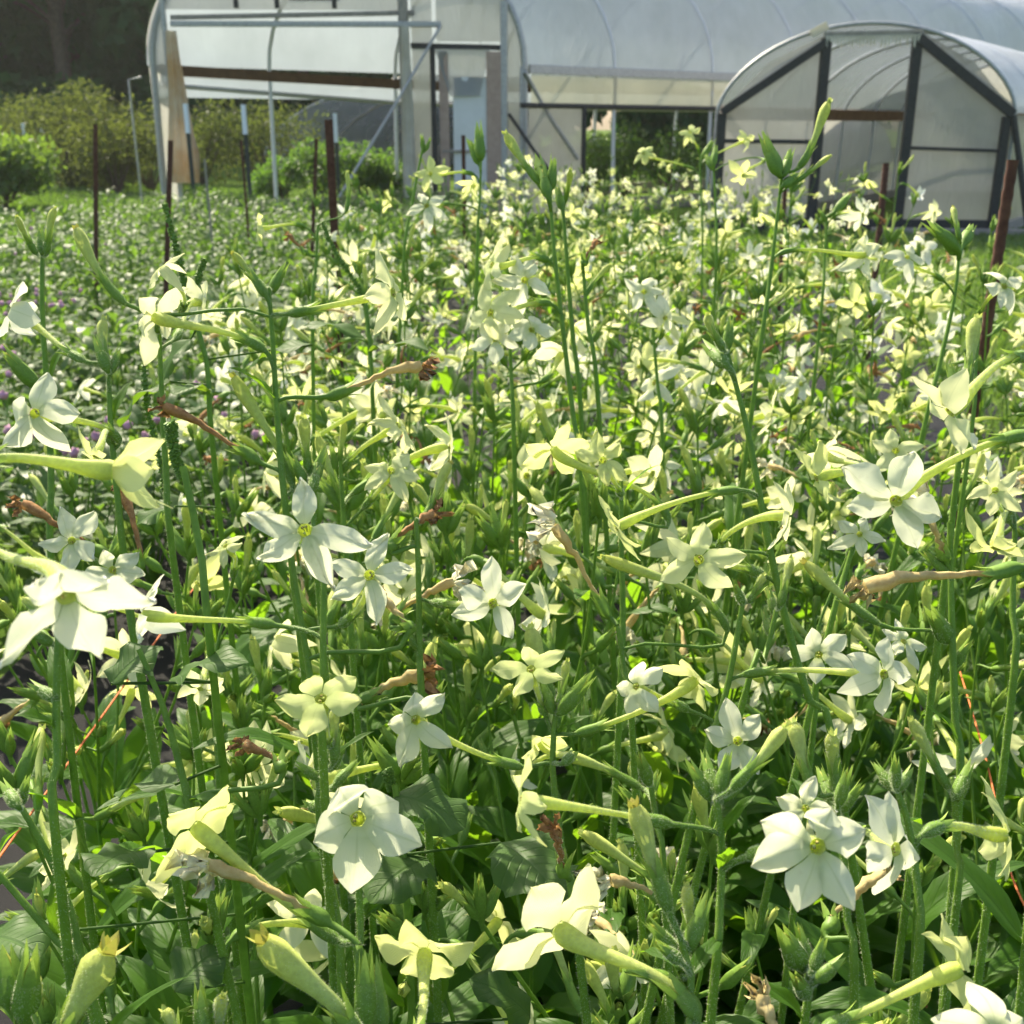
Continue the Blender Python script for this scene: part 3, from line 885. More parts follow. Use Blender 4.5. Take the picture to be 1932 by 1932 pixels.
hero("tall stem with bud horns and the longest lime bud standing over the small tunnel", 1.22,
     [(1475, 330), (1464, 430), (1448, 560), (1430, 690)],
     [B_(1563, 194, 1505, 318, r=1.2), B_(1565, 295, 1500, 345, r=.8), C_(1440, 258, 1470, 330, r=1.1), C_(1492, 285, 1478, 332), C_(1505, 330, 1478, 350), F_(1632, 482, 45, (.8, .1, -.2), 1468, 480, pal='c', wf=1.2)])
hero("tall stem with three bud horns in front of the leaning rusty bar", 1.22,
     [(1812, 455), (1800, 565), (1772, 690), (1738, 830)], [C_(1750, 420, 1806, 470), B_(1798, 392, 1812, 455, r=1.0, mats='olive'), C_(1835, 425, 1816, 462), C_(1775, 450, 1808, 480), F_(1712, 485, 42, (.1, .4, .9), 1780, 530, wf=.85, tip=(1712, 450))])
hero("stem with white star against the grass beside the rusty bar", 1.2, [(1850, 600), (1840, 700), (1828, 850)], [F_(1895, 540, 52, (.15, .2, .96), 1845, 602, wf=.9, tip=(1885, 505))])
hero("stem with white star below cream star in front of the tunnel door", 1.72,
     [(908, 300), (905, 380), (900, 500)], [C_(902, 235, 908, 300), C_(885, 265, 904, 310), F_(805, 388, 42, (-.1, .2, .95), 850, 385, wf=.9), F_(812, 328, 36, (-.3, .1, .8), 895, 330, pal='l', wf=.9), F_(895, 350, 30, (.3, .3, -.3), 905, 385, pal='l')])
hero("pair of lime buds on a thin stem before the tunnel door post", 1.7, [(800, 265), (775, 400), (760, 520)], [C_(795, 255, 800, 285), C_(812, 262, 802, 285)])
hero("lime star on a thin stalk over the globe amaranth bed", 1.4, [(600, 425), (595, 520), (590, 640)], [F_(487, 430, 34, (-.95, .1, .2), 575, 428, pal='l', wf=.85), B_(655, 325, 652, 400, r=.7), D_(545, 445, 580, 480, pal='brown', size=.8)])
hero("white star cluster centre one facing the camera with yellow eye", 1.15, [(960, 600), (965, 720), (970, 850)], [F_(990, 528, 60, (.1, .2, .95), 975, 590, wf=1.0), F_(935, 640, 50, (-.2, .25, .9), 955, 690, wf=1.05), F_(1003, 622, 50, (.15, .2, .95), 985, 680, wf=1.0), F_(1060, 668, 52, (.3, .4, -.3), 1020, 720, pal='c', wf=1.2)])
hero("white star with down pointing petals right of the tall dark stems", 1.4, [(1230, 600), (1240, 720), (1250, 850)], [F_(1215, 550, 44, (-.1, .3, .9), 1235, 600, wf=.9), F_(1255, 600, 40, (.3, -.3, .8), 1245, 640, wf=1.0)])
hero("lime star highest of the far row before the open tunnel side", 2.6, [(1320, 280), (1322, 360), (1325, 480)], [F_(1302, 250, 22, (-.2, .3, .8), 1320, 290, pal='l'), F_(1215, 290, 24, (-.3, .1, .8), 1310, 320, pal='l'), F_(1410, 262, 24, (.5, .2, .5), 1335, 300, pal='l'), C_(1345, 265, 1325, 300)])
hero("stem with nodding lime star before the small tunnel wall", 1.9, [(1345, 300), (1350, 400), (1350, 520)], [F_(1402, 330, 30, (.3, -.5, .5), 1440, 300, pal='l'), C_(1350, 275, 1347, 310), C_(1330, 290, 1346, 320)])
hero("white star nodding before the foot of the small tunnel door post", 1.7, [(1560, 410), (1555, 500), (1548, 600)], [F_(1628, 405, 36, (.6, -.2, .7), 1570, 412, wf=.9), C_(1605, 365, 1575, 400), C_(1545, 395, 1560, 420)])


def solveF(B3, x, y, d, L, t):
    best, bd = None, 1e9
    for k in np.linspace(-.11, .11, 221):
        dd = d + k
        if (t > .12 and k > 0) or (t < -.12 and k < 0): continue
        e = abs(np.linalg.norm(P(x, y, dd) - B3) - L) + .02 * abs(k)
        if e < bd:
            best, bd = dd, e
    return best


def nearest_on(path, bx, by, lift=18):
    q = [px(p) for p in path]
    e = [(a - bx) ** 2 + (b - by - lift) ** 2 * 1.6 for a, b in q]
    return path[int(np.argmin(e))]


def build_hero(i, h):
    rg = np.random.default_rng(1000 + i)
    d = h['d']
    near = d < .92
    top = [P(x, y, d) for x, y in h['s']]
    last, dirn = top[-1], nrm(top[-1] - top[-2])
    z = last[2]
    lean = dirn[:2] / max(.3, -dirn[2])
    base = np.array([last[0] + np.clip(lean[0] * z * .45, -.12, .12), last[1] + np.clip(lean[1] * z * .3, -.08, .08) + .01, 0.0])
    mid = (last + base) / 2 + np.array([*(lean * .05), 0])
    path = resample(np.array(top + [mid, base]), 60)
    root = empty("tobacco_plant", base)
    root.name = "tobacco_plant"
    tag(root, h['l'], "tobacco plant", "hand sized flowering tobacco plants nearest the camera" if d < 1 else "flowering tobacco plants in the bed")
    L = np.concatenate([[0], np.cumsum(np.linalg.norm(np.diff(path, axis=0), axis=1))])
    rr = np.interp(L / L[-1], [0, .1, .5, 1], [.0016, .0024, .0034, .0045])
    mb = MB()
    tube(mb, path, rr, 9, 0, 0.5, cap=True)
    if near:
        k = 34
        hairs(mb, path[:k], rr[:k], 4200, .0013, rg)
    mb.build("stem", [M['stem'], M['hair']], root, base)
    for o in h['o']:
        k = o[0]
        if k == 'F':
            _, x, y, Rp, n, bx, by, kw = o
            kw = dict(kw)
            Ln = kw.pop('len', .075)
            B3 = P(bx, by, d + .006 * rg.normal())
            dF = solveF(B3, x, y, d, Ln, n[2])
            Fp = P(x, y, dF)
            nw = cvec(*n)
            tip = kw.pop('tip', None)
            if tip is not None:
                r_ = ray(*tip)
                den = r_ @ nw
                tt = ((Fp - CAM) @ nw) / den if abs(den) > .12 else dF
                tip = CAM + r_ * tt - Fp
            flower(root, base, nearest_on(path, bx, by), B3, Fp, nw, 0.95 * Rp * dF / FPX, rg, kw.pop('pal', 'w'), tip, hair=near, **kw)
        elif k == 'H':
            _, x, y, bx, by, kw = o
            B3, Fp = P(bx, by, d), P(x, y, d + .01)
            flower(root, base, nearest_on(path, bx, by), B3, Fp, nrm(Fp - B3), .028, rg, 'l', np.array([0, 0, 1.0]), hair=near, fold=.85, rec=.1, cup=.2, wf=.8, roll=.2)
        elif k in 'BCD':
            _, x, y, bx, by, kw = o
            dd = d + .008 * rg.normal()
            B3 = P(bx, by, dd)
            T3 = P(x, y, dd + .010 * rg.normal())
            A = nearest_on(path, bx, by, 12)
            if k == 'B': bud(root, base, A, B3, T3, rg, near, **kw)
            elif k == 'C': pod(root, base, A, B3, T3, rg, near, **kw)
            else: dead(root, base, A, B3, T3, rg, hair=near, **kw)
        elif k == 'L':
            _, x, y, bx, by, w, kw = o
            A = nearest_on(path, bx, by, 0)
            T3 = P(x, y, d + .02 * rg.normal())
            m = MB()
            v = T3 - A
            leaf(m, A, v + np.array([0, 0, .35 * np.linalg.norm(v)]), np.linalg.norm(v) * 1.06, w, rg, droop=.7, foldv=.5, wave=.1)
            m.build("leaf", M['leaf'], root, base)
    # leaves down the stem
    zt = path[0][2]
    nl = int(5 + rg.integers(0, 3)) if d < 1.0 else 4
    a0 = rg.random() * 6.28
    for j in range(nl):
        f = (j + .5) / nl
        zz = max(.12, zt - .30 - .55 * f * (zt - .15)) if d < 1 else zt * (.75 - .6 * f)
        p = path[int(np.argmin(np.abs(path[:, 2] - zz)))]
        a = a0 + j * 2.4
        Lf = (.08 + .14 * f) * (.8 + .4 * rg.random())
        m = MB()
        leaf(m, p, np.array([math.cos(a), math.sin(a), .7 + 1.1 * rg.random()]), Lf, Lf * (.26 + .1 * rg.random()), rg, droop=.7 + .8 * rg.random(), foldv=.2 + .3 * rg.random(), wave=.10)
        m.build("leaf", M['leaf'], root, base)
    return root


for i, h in enumerate(HERO):
    build_hero(i, h)
# ------------------------------------------------------------------ the rest of the bed
def proto_plant(rg, H, nbr, nnode, hi, leaves, leafscale=1.0, joined=False, bloom=.5, lw=1.0):
    root = empty("tobacco_plant", (0, 0, 0))
    O = (0, 0, 0)
    big = MB()

    def put(mb, name, mats, par, off):
        pass
    h2 = rg.normal(size=2) * .05 * H
    axis = resample(np.array([[0, 0, 0], [h2[0] * .3, h2[1] * .3, H * .4], [h2[0] * .8, h2[1] * .5, H * .75], [h2[0] * 1.2, h2[1] * 1.3, H]]), 26)
    axes = [(axis, .0028, .0014)]
    for b in range(nbr):
        i = int(26 * (.42 + .3 * rg.random()))
        p = axis[i]
        a = rg.random() * 6.28
        ln = (H - p[2]) * (.75 + .35 * rg.random())
        q = p + np.array([math.cos(a) * ln * .35, math.sin(a) * ln * .35, ln * .55])
        e = p + np.array([math.cos(a) * ln * .5, math.sin(a) * ln * .5, ln])
        axes.append((resample(np.array([p, q, e]), 16), .0019, .0011))
    st = MB()
    for ax, r0, r1 in axes:
        tube(st, ax, np.linspace(r0, r1, len(ax)), 7 if hi else 5, 0, .5)
    mats_all = ['stem', 'leaf', 'tube', 'calyx', 'throat', 'bud', 'brown', 'tan', 'wilt', 'pw', 'pc', 'pl', 'anther']
    idx = {m: k for k, m in enumerate(mats_all)}
    store = []
    if joined:
        store.append((st, ['stem']))
    else:
        st.build("stem", M['stem'], root)
    for ax, r0, r1 in axes:
        top = ax[-1]
        a = rg.random() * 6.28
        n = nnode if ax is axis else max(2, nnode // 2)
        L = np.linalg.norm(ax[-1] - ax[len(ax) // 2])
        span = min(.34 * H, .04 * n + .05)
        for j in range(n):
            f = (j + .6) / n
            p = ax[int(np.argmin(np.abs((top[2] - ax[:, 2]) - span * f)))]
            a += 2.4 + .5 * rg.normal()
            d = nrm([math.cos(a), math.sin(a), .35 + .25 * rg.normal()])
            B = p + d * (.012 + .01 * rg.random()) + np.array([0, 0, .004])
            u = rg.random()
            if u < bloom + .12:
                d2 = nrm([math.cos(a), math.sin(a), .05 + .3 * rg.normal()])
                F = B + d2 * (.070 + .022 * rg.random())
                n_ = nrm(d2 + np.array([0, 0, -.25]) + .35 * rg.normal(size=3))
                pal = 'w' if rg.random() < (.36 if not joined else .2) else ('c' if rg.random() < .55 else 'l')
                R = .027 + .008 * rg.random()
                kw = dict(wf=.82 + .25 * rg.random(), rec=.45 + .2 * rg.random(), cup=.15 + .3 * rg.random())
                if joined:
                    a_, b_, c_, e_ = flower(None, O, p, B, F, n_, R, rg, pal, hi=False, pistil=False, sep=False, **kw)
                    store += [(a_, [PAL[pal]]), (b_, ['tube', 'tube']), (c_, ['calyx', 'calyx']), (e_, ['throat', 'anther'])]
                else:
                    flower(root, O, p, B, F, n_, R, rg, pal, hi=hi, pistil=hi, **kw)
            elif not joined:
                if u < bloom + .28:
                    E = B + nrm([math.cos(a), math.sin(a), -.1 + .3 * rg.normal()]) * .06
                    dead(root, O, p, B, E, rg, ['brown', 'tan', 'wilt'][rg.integers(0, 3)], hi=hi, size=1.1)
                elif u < bloom + .42:
                    bud(root, O, p, B, B + nrm([math.cos(a), math.sin(a), .7]) * (.035 + .04 * rg.random()), rg, hi=hi, r=.9)
                else:
                    pod(root, O, p, B, B + nrm([math.cos(a), math.sin(a), .8]) * .028, rg, hi=hi)
        if joined:
            for q in range(2):
                mbp = MB()
                dd = nrm([.4 * rg.normal(), .4 * rg.normal(), 1])
                tube(mbp, [top, top + dd * .02, top + dd * .045], [.0016, .004, .001], 5, 0, .6)
                store.append((mbp, ['calyx' if q else 'bud']))
        else:
            for q in range(3):
                dd = nrm([.5 * rg.normal(), .5 * rg.normal(), 1])
                pod(root, O, top - np.array([0, 0, .006]), top + dd * .003, top + dd * (.026 + .01 * rg.random()), rg, hi=hi)
            dd = nrm([.3 * rg.normal(), .3 * rg.normal(), 1])
            bud(root, O, top - np.array([0, 0, .006]), top + dd * .004, top + dd * (.035 + .03 * rg.random()), rg, hi=hi, r=.95)
    a = rg.random() * 6.28
    for j in range(leaves):
        f = (j + .3) / leaves
        zz = H * (.08 + .62 * f)
        p = axis[int(np.argmin(np.abs(axis[:, 2] - zz)))]
        a += 2.4 + .4 * rg.normal()
        Lf = (.20 - .14 * f) * leafscale * (.8 + .4 * rg.random())
        m = MB()
        leaf(m, p, np.array([math.cos(a), math.sin(a), .8 + 1.2 * rg.random()]), Lf, Lf * lw * (.27 + .12 * rg.random()), rg, droop=.6 + .8 * rg.random(), foldv=.15 + .35 * rg.random(), wave=.10,
             nu=13 if hi else 7, nv=7 if hi else 3)
        if joined: store.append((m, ['leaf']))
        else: m.build("leaf", M['leaf'], root)
    if joined:
        bpy.data.objects.remove(root)
        out = MB()
        for mb_, ms in store:
            off = out.n
            out.v += mb_.v; out.a += mb_.a; out.uv += mb_.uv
            out.q += [q + off for q in mb_.q]; out.t3 += [q + off for q in mb_.t3]
            lut = np.array([idx[x] for x in ms] + [idx[ms[-1]]] * 4)
            out.mq += [lut[x] for x in mb_.mq]; out.mt += [lut[x] for x in mb_.mt]
            out.n += mb_.n
        return out.build("tobacco_plant", [M[x] for x in mats_all])
    return root


rgf = np.random.default_rng(77)
PRO_LOW = [proto_plant(rgf, .72, 2, 3, True, 15, 1.4, bloom=.04, lw=1.3) for _ in range(4)]
PRO_MID = [proto_plant(rgf, 1.0, k % 3, 7, k < 4, 14, 1.1, bloom=.34, lw=1.25) for k in range(8)]
PRO_LEAFY = [proto_plant(rgf, .95, 1, 6, True, 14, 1.25, bloom=.12, lw=1.2) for _ in range(4)]
PRO_FAR = [proto_plant(rgf, 1.0, 2, 7, False, 13, 1.2, joined=True, bloom=.27) for k in range(6)]
used = set()


def place(pro, x, y, H, H0, label, group):
    o = pro if pro.name not in used else copy_tree(pro)
    used.add(pro.name)
    s = H / H0
    o.location = (x, y, 0)
    o.rotation_euler = (.10 * rgf.normal(), .10 * rgf.normal(), rgf.random() * 6.28)
    o.scale = (1, 1, s) if False else (s ** .35, s ** .35, s)
    tag(o, label, "tobacco plant", group)
    return o


def bedL(D): return -0.60 + .05 * D
def bedR(D): return .60 + .190 * D


pts = []


def scatter(d0, d1, n, rmin, fn, tries=60):
    k = 0
    for _ in range(n * tries):
        if k >= n: break
        D = d0 + (d1 - d0) * rgf.random()
        xl = max(bedL(D), -.40 * (.94 * D + .23)) if d1 < 2 else bedL(D)
        x = xl + (bedR(D) - xl) * rgf.random()
        if any((x - a) ** 2 + (D - b) ** 2 < rmin ** 2 for a, b in pts): continue
        pts.append((x, D))
        fn(x, D)
        k += 1


G_LOW = "leafy tobacco plants low under the flowers"
scatter(.42, 1.5, 78, .08, lambda x, y: place(PRO_LOW[rgf.integers(0, 4)], x, y, min(.86, .52 + .34 * y) + .05 * rgf.normal(), .72,
        "leafy green tobacco plant growing low among the stems under the foreground blooms", G_LOW))
scatter(1.0, 1.75, 30, .12, lambda x, y: place(PRO_LEAFY[rgf.integers(0, 4)], x, y, min(.95, .70 + .12 * y) + .06 * rgf.normal(), .95,
        "tobacco plant mostly in bud with many long leaves between the foreground and middle blooms", "budding leafy tobacco plants before the middle of the bed"))
scatter(1.6, 2.3, 38, .12, lambda x, y: place(PRO_MID[rgf.integers(0, 8)], x, y, min(1.06, .84 + .10 * y) + .07 * rgf.normal(), 1.0,
        "white and cream flowered tobacco plant crowded in the middle of the bed", "tobacco plants crowding the middle of the bed"))
scatter(2.3, 4.0, 50, .14, lambda x, y: place(PRO_MID[rgf.integers(0, 8)], x, y, 1.01 + .08 * rgf.normal(), 1.0,
        "small looking cream flowered tobacco plant in the packed strip behind the middle", "tobacco plants packed behind the middle of the bed"))
scatter(4.0, 9.0, 78, .15, lambda x, y: place(PRO_FAR[rgf.integers(0, 6)], x, y, .92 + .09 * rgf.normal(), 1.0,
        "tiny distant tobacco plant in the pale haze of blooms before the tunnels", "distant tobacco plants at the far end of the bed"))

# ------------------------------------------------------------------ globe amaranth bed on the left
def proto_globe(rg, joined, nleaf, nheads):
    root = None if joined else empty("globe_amaranth", (0, 0, 0))
    mb, hb = MB(), []
    for j in range(nleaf):
        a, r = rg.random() * 6.28, .24 * math.sqrt(rg.random())
        z = .50 * (1 - (r / .32) ** 2 * .5) * (.45 + .58 * rg.random())
        p = np.array([r * math.cos(a), r * math.sin(a), z])
        b = a + .9 * rg.normal()
        Lf = .055 + .045 * rg.random()
        leaf(mb, p, np.array([math.cos(b), math.sin(b), .5 + .6 * rg.normal()]), Lf, Lf * .42, rg, droop=.9, foldv=.25, wave=.05, nu=5, nv=3, shape=.5)
    for j in range(14):
        a = rg.random() * 6.28
        e = np.array([.2 * math.cos(a) * rg.random(), .2 * math.sin(a) * rg.random(), .45])
        tube(mb, resample(np.array([[0, 0, 0], e * [.5, .5, .5], e]), 6), np.linspace(.004, .002, 6), 5, 1, .5)
    heads = []
    for j in range(nheads):
        a, r = rg.random() * 6.28, .24 * math.sqrt(rg.random())
        c = np.array([r * math.cos(a), r * math.sin(a), .50 + .09 * rg.random()])
        h = MB()
        tube(mb, resample(np.array([c * [.6, .6, .6], c * [.9, .9, .85], c]), 5), np.full(5, .0012), 4, 1, .5)
        nu_, nv_ = 7, 9
        th = np.linspace(0, math.pi, nu_)
        ph = np.arange(nv_) / nv_ * 6.2832
        rr = .0095 * (1 + .22 * rg.normal(size=(nu_, nv_)))
        V = np.stack([rr * np.sin(th)[:, None] * np.cos(ph), rr * np.sin(th)[:, None] * np.sin(ph), rr * np.cos(th)[:, None] * np.ones(nv_) * 1.05], -1) + c
        h.add(V.reshape(-1, 3), gq(nu_, nv_, True)[:, ::-1], None, 0, .5)
        heads.append(h)
    ms = [M['gleaf'], M['stem'], M['pink']]
    if joined:
        for h in heads:
            off = mb.n
            mb.v += h.v; mb.a += h.a; mb.uv += h.uv; mb.q += [q + off for q in h.q]; mb.mq += [x * 0 + 2 for x in h.mq]; mb.n += h.n
        return mb.build("globe_amaranth", ms)
    mb.build("foliage", ms[:2], root)
    for h in heads:
        h.build("flower_head", M['pink'], root)
    return root


PRO_G = [proto_globe(rgf, False, 150, n) for n in (6, 9, 4, 0)]
PRO_GF = [proto_globe(rgf, True, 110, n) for n in (1, 1, 0, 0)]
gp = []
k = 0
for _ in range(9000):
    D = 2.65 + 12.1 * rgf.random() ** 1.25
    xl = max(-1.0 - .40 * D, -4.9)
    x = xl + (-.82 + .03 * D - xl) * rgf.random()
    if any((x - a) ** 2 + (D - b) ** 2 < (.27 + .012 * D) ** 2 for a, b in gp): continue
    gp.append((x, D))
    near = D < 5.5
    pr = (PRO_G[rgf.integers(0, 3)] if x < -.9 - .22 * D or D < 3 else PRO_G[3]) if near else PRO_GF[rgf.integers(0, 4) if x < -.45 * D + .6 else 3]
    o = pr if pr.name not in used else copy_tree(pr)
    used.add(pr.name)
    o.location = (x, D, 0)
    s = .92 + .22 * rgf.random()
    o.scale = (s, s, s)
    o.rotation_euler = (0, 0, rgf.random() * 6.28)
    if near: tag(o, "low bushy globe amaranth plant with grey green leaves in the front of the left bed", "globe amaranth", "pink globe amaranths in the left bed")
    else: tag(o, "distant globe amaranth bush among glossy leaves in the left bed toward the tunnel", "globe amaranth", "distant globe amaranth bushes of the left bed")
    k += 1
    if k > 285: break
print("globes", k)

# pigweeds: broad leaves and bumpy green spikes in the left of the tobacco bed
def pigweed(label, d, spikes, stem, leaves, seed):
    rg = np.random.default_rng(seed)
    top = [P(x, y, d) for x, y in stem]
    base = np.array([top[-1][0], top[-1][1] + .02, 0])
    path = resample(np.array(top + [(top[-1] + base) / 2, base]), 40)
    root = empty("pigweed", base)
    tag(root, label, "weed")
    mb = MB()
    tube(mb, path, np.linspace(.0022, .005, 40), 8, 0, .5)
    mb.build("stem", M['stem'], root, base)
    for sp in spikes:
        pp = resample(np.array([P(x, y, d + .01) for x, y in sp]), 30)
        mb = MB()
        tube(mb, pp, np.full(30, .0016), 6, 0, .3)
        T, U, W = frames(pp)
        for j in range(230):
            i = rg.integers(0, 30)
            a = rg.random() * 6.28
            dd = math.cos(a) * U[i] + math.sin(a) * W[i] + .3 * T[i] * rg.normal()
            r = .0036 * (1 - .4 * (1 - i / 30))
            c = pp[i] + dd * r * .6
            tube(mb, [c - dd * .0015, c, c + dd * .0024], [.0007, .0015, .0002], 5, 0, .2 + .5 * rg.random())
        mb.build("seed_spike", M['calyx'], root, base)
    for (tx, ty, bx, by, w) in leaves:
        A, T3 = P(bx, by, d), P(tx, ty, d + .03 * rg.normal())
        A0 = nearest_on(path, bx, by, 0)
        v = T3 - A
        m = MB()
        tube(m, [A0, (A0 + A) / 2, A], [.001, .001, .001], 5, 0, .5)
        leaf(m, A, v + np.array([0, 0, .3 * np.linalg.norm(v)]), np.linalg.norm(v) * 1.05, w, rg, droop=.8, foldv=.22, wave=.14, shape=.6, nu=13, nv=9)
        m.build("leaf", M['leaf2'], root, base)


pigweed("branching pigweed with bumpy green seed spikes standing over the pink globe bed", 1.0, [[(312, 388), (325, 440), (345, 520), (352, 570)], [(385, 490), (368, 540), (350, 570)], [(272, 690), (276, 760), (300, 860), (316, 950)]],
        [(350, 560), (380, 640), (395, 720), (402, 850)], [(470, 695, 590, 650, .045), (300, 720, 360, 640, .04), (225, 800, 320, 720, .05), (260, 990, 330, 955, .045), (330, 740, 395, 740, .04)], 5)
pigweed("pigweed spike arching beside the red brown stake over the left bed", 1.3, [[(608, 420), (630, 470), (675, 540), (690, 580)]], [(690, 570), (700, 680), (705, 800)], [(805, 655, 700, 665, .05), (575, 610, 690, 640, .045), (760, 590, 695, 620, .05)], 6)
pigweed("pigweed with grey green toothed leaves low at the left of the centre", .66, [[(345, 900), (330, 860), (322, 800)]], [(345, 880), (380, 1050), (400, 1250)], [(180, 1640, 262, 1610, .05), (460, 1240, 330, 1280, .04), (300, 1215, 210, 1290, .045), (70, 1800, -20, 1770, .06), (240, 1500, 330, 1480, .045), (415, 1790, 330, 1870, .055)], 7)
pigweed("pigweed with dark broad drooping leaves under the centre white bloom", .72, [[(740, 1490), (735, 1470), (730, 1455)]], [(745, 1480), (760, 1600), (770, 1750)], [(875, 1560, 745, 1500, .065), (700, 1700, 805, 1620, .06), (1060, 1700, 945, 1590, .07), (900, 1840, 1000, 1920, .05)], 8)
# ------------------------------------------------------------------ ground
def sheet(name, poly, z, mat, label):
    mb = MB()
    n = len(poly)
    mb.add([(x, y, z) for x, y in poly], [tuple(range(4))] if n == 4 else None, None if n == 4 else [tuple(range(3))])
    return tag(mb.build(name, mat), label, None, None, "structure")


m_g = simple_mat("ground_grass", (0.045, 0.085, 0.015), (0.10, 0.15, 0.03), 5.0, 1.0, .5, .02, spec=0.0)
sheet("ground", [(-120, -20), (120, -20), (120, 200), (-120, 200)], 0.0, m_g, "mown grass ground around the beds")
# woven landscape fabric
m, nt, out = new_mat("woven_fabric")
co = node(nt, "ShaderNodeTexCoord").outputs['Object']
w1 = node(nt, "ShaderNodeTexWave", {'Vector': co, 'Scale': 130.0, 'Distortion': .4}, bands_direction='X').outputs['Fac']
w2 = node(nt, "ShaderNodeTexWave", {'Vector': co, 'Scale': 130.0, 'Distortion': .4}, bands_direction='Y').outputs['Fac']
nz = node(nt, "ShaderNodeTexNoise", {'Vector': co, 'Scale': 7.0, 'Detail': 6.0}).outputs[0]
h = math_(nt, 'MULTIPLY', w1, w2)
col = mixc(nt, nz, (0.004, 0.004, 0.005), (0.013, 0.013, 0.015))
b = bumpn(nt, math_(nt, 'ADD', math_(nt, 'MULTIPLY', h, .15), nz), .8, .02)
p = node(nt, "ShaderNodeBsdfPrincipled", {'Base Color': col, 'Roughness': .55, 'Normal': b, 'Specular IOR Level': .12})
nt.links.new(p.outputs[0], out.inputs[0])
M['fabric'] = m
sheet("weed_fabric_path", [(-1.45, -1.0), (1.25, -1.0), (bedR(9) + .75, 9.2), (-.9, 9.2)], .004, m, "black woven weed fabric under the tobacco bed")

# grass blades
def grass(name, n, region, label, hgt):
    rg = np.random.default_rng(3)
    mb = MB()
    xs = []
    while len(xs) < n:
        x, y = region(rg)
        if x is not None: xs.append((x, y))
    xs = np.array(xs)
    a = rg.random(n) * 6.28
    h = hgt * (.5 + .8 * rg.random(n))
    w = .0022 + .0016 * rg.random(n) + .0004 * xs[:, 1]
    p = np.stack([xs[:, 0], xs[:, 1], np.zeros(n) + .0], 1)
    s = np.stack([np.cos(a), np.sin(a), 0 * a], 1) * w[:, None]
    b = rg.random(n) * 6.28
    lean = np.stack([np.cos(b) * h * .5, np.sin(b) * h * .5, h], 1)
    mid = p + lean * [.35, .35, .6]
    V = np.stack([p - s, p + s, mid - s * .8, mid + s * .8, p + lean], 1).reshape(-1, 3)
    k = np.arange(n)[:, None] * 5
    mb.add(V, k + [[0, 1, 3, 2]], k + [[2, 3, 4]], 0, .5)
    tag(mb.build(name, M['grass']), label, None, None, "stuff")


M['grass'] = leaf_mat("grass_blade", (0.065, 0.12, 0.022), (0.07, 0.125, 0.025), (0.16, 0.30, 0.03), .42, .03, .5, 1.5)


def reg_r(rg):
    D = 2.2 + 12.2 * rg.random() ** .8
    x0, x1 = 1.25 + .19 * D - .1, 1.9 + .62 * D
    if D > 9: x0 = -.3
    x = x0 + (x1 - x0) * rg.random()
    return x, D


def reg_l(rg):
    D = 9 + 15 * rg.random()
    x = -4.7 - 8 * rg.random()
    return x, D


grass("grass", 60000, reg_r, "short mown grass strip on the right between bed and small tunnel", .055)
grass("grass", 45000, reg_l, "grass strip on the left beyond the globe amaranth bed", .10)

# ------------------------------------------------------------------ film tunnels
def film_mat(name, col, tr, opac, rough=.25, gl=.08, wr=1.0):
    m, nt, out = new_mat(name)
    co = node(nt, "ShaderNodeTexCoord").outputs['Object']
    mp = node(nt, "ShaderNodeMapping", {'Vector': co, 'Scale': (1.0, 1.0, .35)})
    n1 = node(nt, "ShaderNodeTexNoise", {'Vector': mp.outputs[0], 'Scale': 5.0 * wr, 'Detail': 5.0, 'Distortion': 1.2}).outputs[0]
    n2 = node(nt, "ShaderNodeTexNoise", {'Vector': co, 'Scale': 1.3, 'Detail': 3.0}).outputs[0]
    b = bumpn(nt, n1, .5, .03)
    c = mixc(nt, n2, tuple(.62 * x for x in col), col)
    d = node(nt, "ShaderNodeBsdfDiffuse", {'Color': c, 'Normal': b})
    t = node(nt, "ShaderNodeBsdfTranslucent", {'Color': C4(tr), 'Normal': b})
    m1 = node(nt, "ShaderNodeMixShader", {0: .5, 1: d.outputs[0], 2: t.outputs[0]})
    tp = node(nt, "ShaderNodeBsdfTransparent", {'Color': (.92, .94, .96, 1)})
    op = math_(nt, 'MULTIPLY_ADD', n2, .25)
    op.node.inputs[2].default_value = opac - .12
    m2 = node(nt, "ShaderNodeMixShader", {0: op, 1: tp.outputs[0], 2: m1.outputs[0]})
    g = node(nt, "ShaderNodeBsdfGlossy", {'Roughness': rough, 'Normal': b})
    fr = node(nt, "ShaderNodeFresnel", {'IOR': 1.45, 'Normal': b})
    m3 = node(nt, "ShaderNodeMixShader", {0: math_(nt, 'MULTIPLY', fr.outputs[0], gl * 8, True), 1: m2.outputs[0], 2: g.outputs[0]})
    nt.links.new(m3.outputs[0], out.inputs[0])
    return m


M['film'] = film_mat("greenhouse_film", (.97, .94, .91), (.34, .40, .46), .84, wr=.6)
M['film_end'] = film_mat("end_wall_film", (.48, .48, .45), (.54, .54, .50), .78, wr=1.6)
M['film_cream'] = film_mat("aged_side_film", (.70, .68, .52), (.78, .74, .55), .85)
M['metal'] = simple_mat("galvanised_steel", (.30, .30, .29), (.42, .42, .40), 30, .42, .2, .001, metallic=.3)
M['hoop_metal'] = simple_mat('pale_hoop_pipe', (.55, .56, .57), (.65, .66, .67), 30, .5, .2, .001)
M['dark_metal'] = simple_mat("dark_weathered_frame", (.020, .020, .020), (.040, .040, .038), 40, .6, .3, .002)
M['board'] = simple_mat("brown_board", (.085, .045, .022), (.13, .070, .032), 8, .8, .4, .004)
M['board2'] = simple_mat("orange_brown_board", (.16, .075, .028), (.22, .11, .045), 8, .8, .4, .004)
M['grey_wood'] = simple_mat("grey_weathered_wood", (.22, .20, .17), (.33, .29, .24), 14, .85, .5, .004)
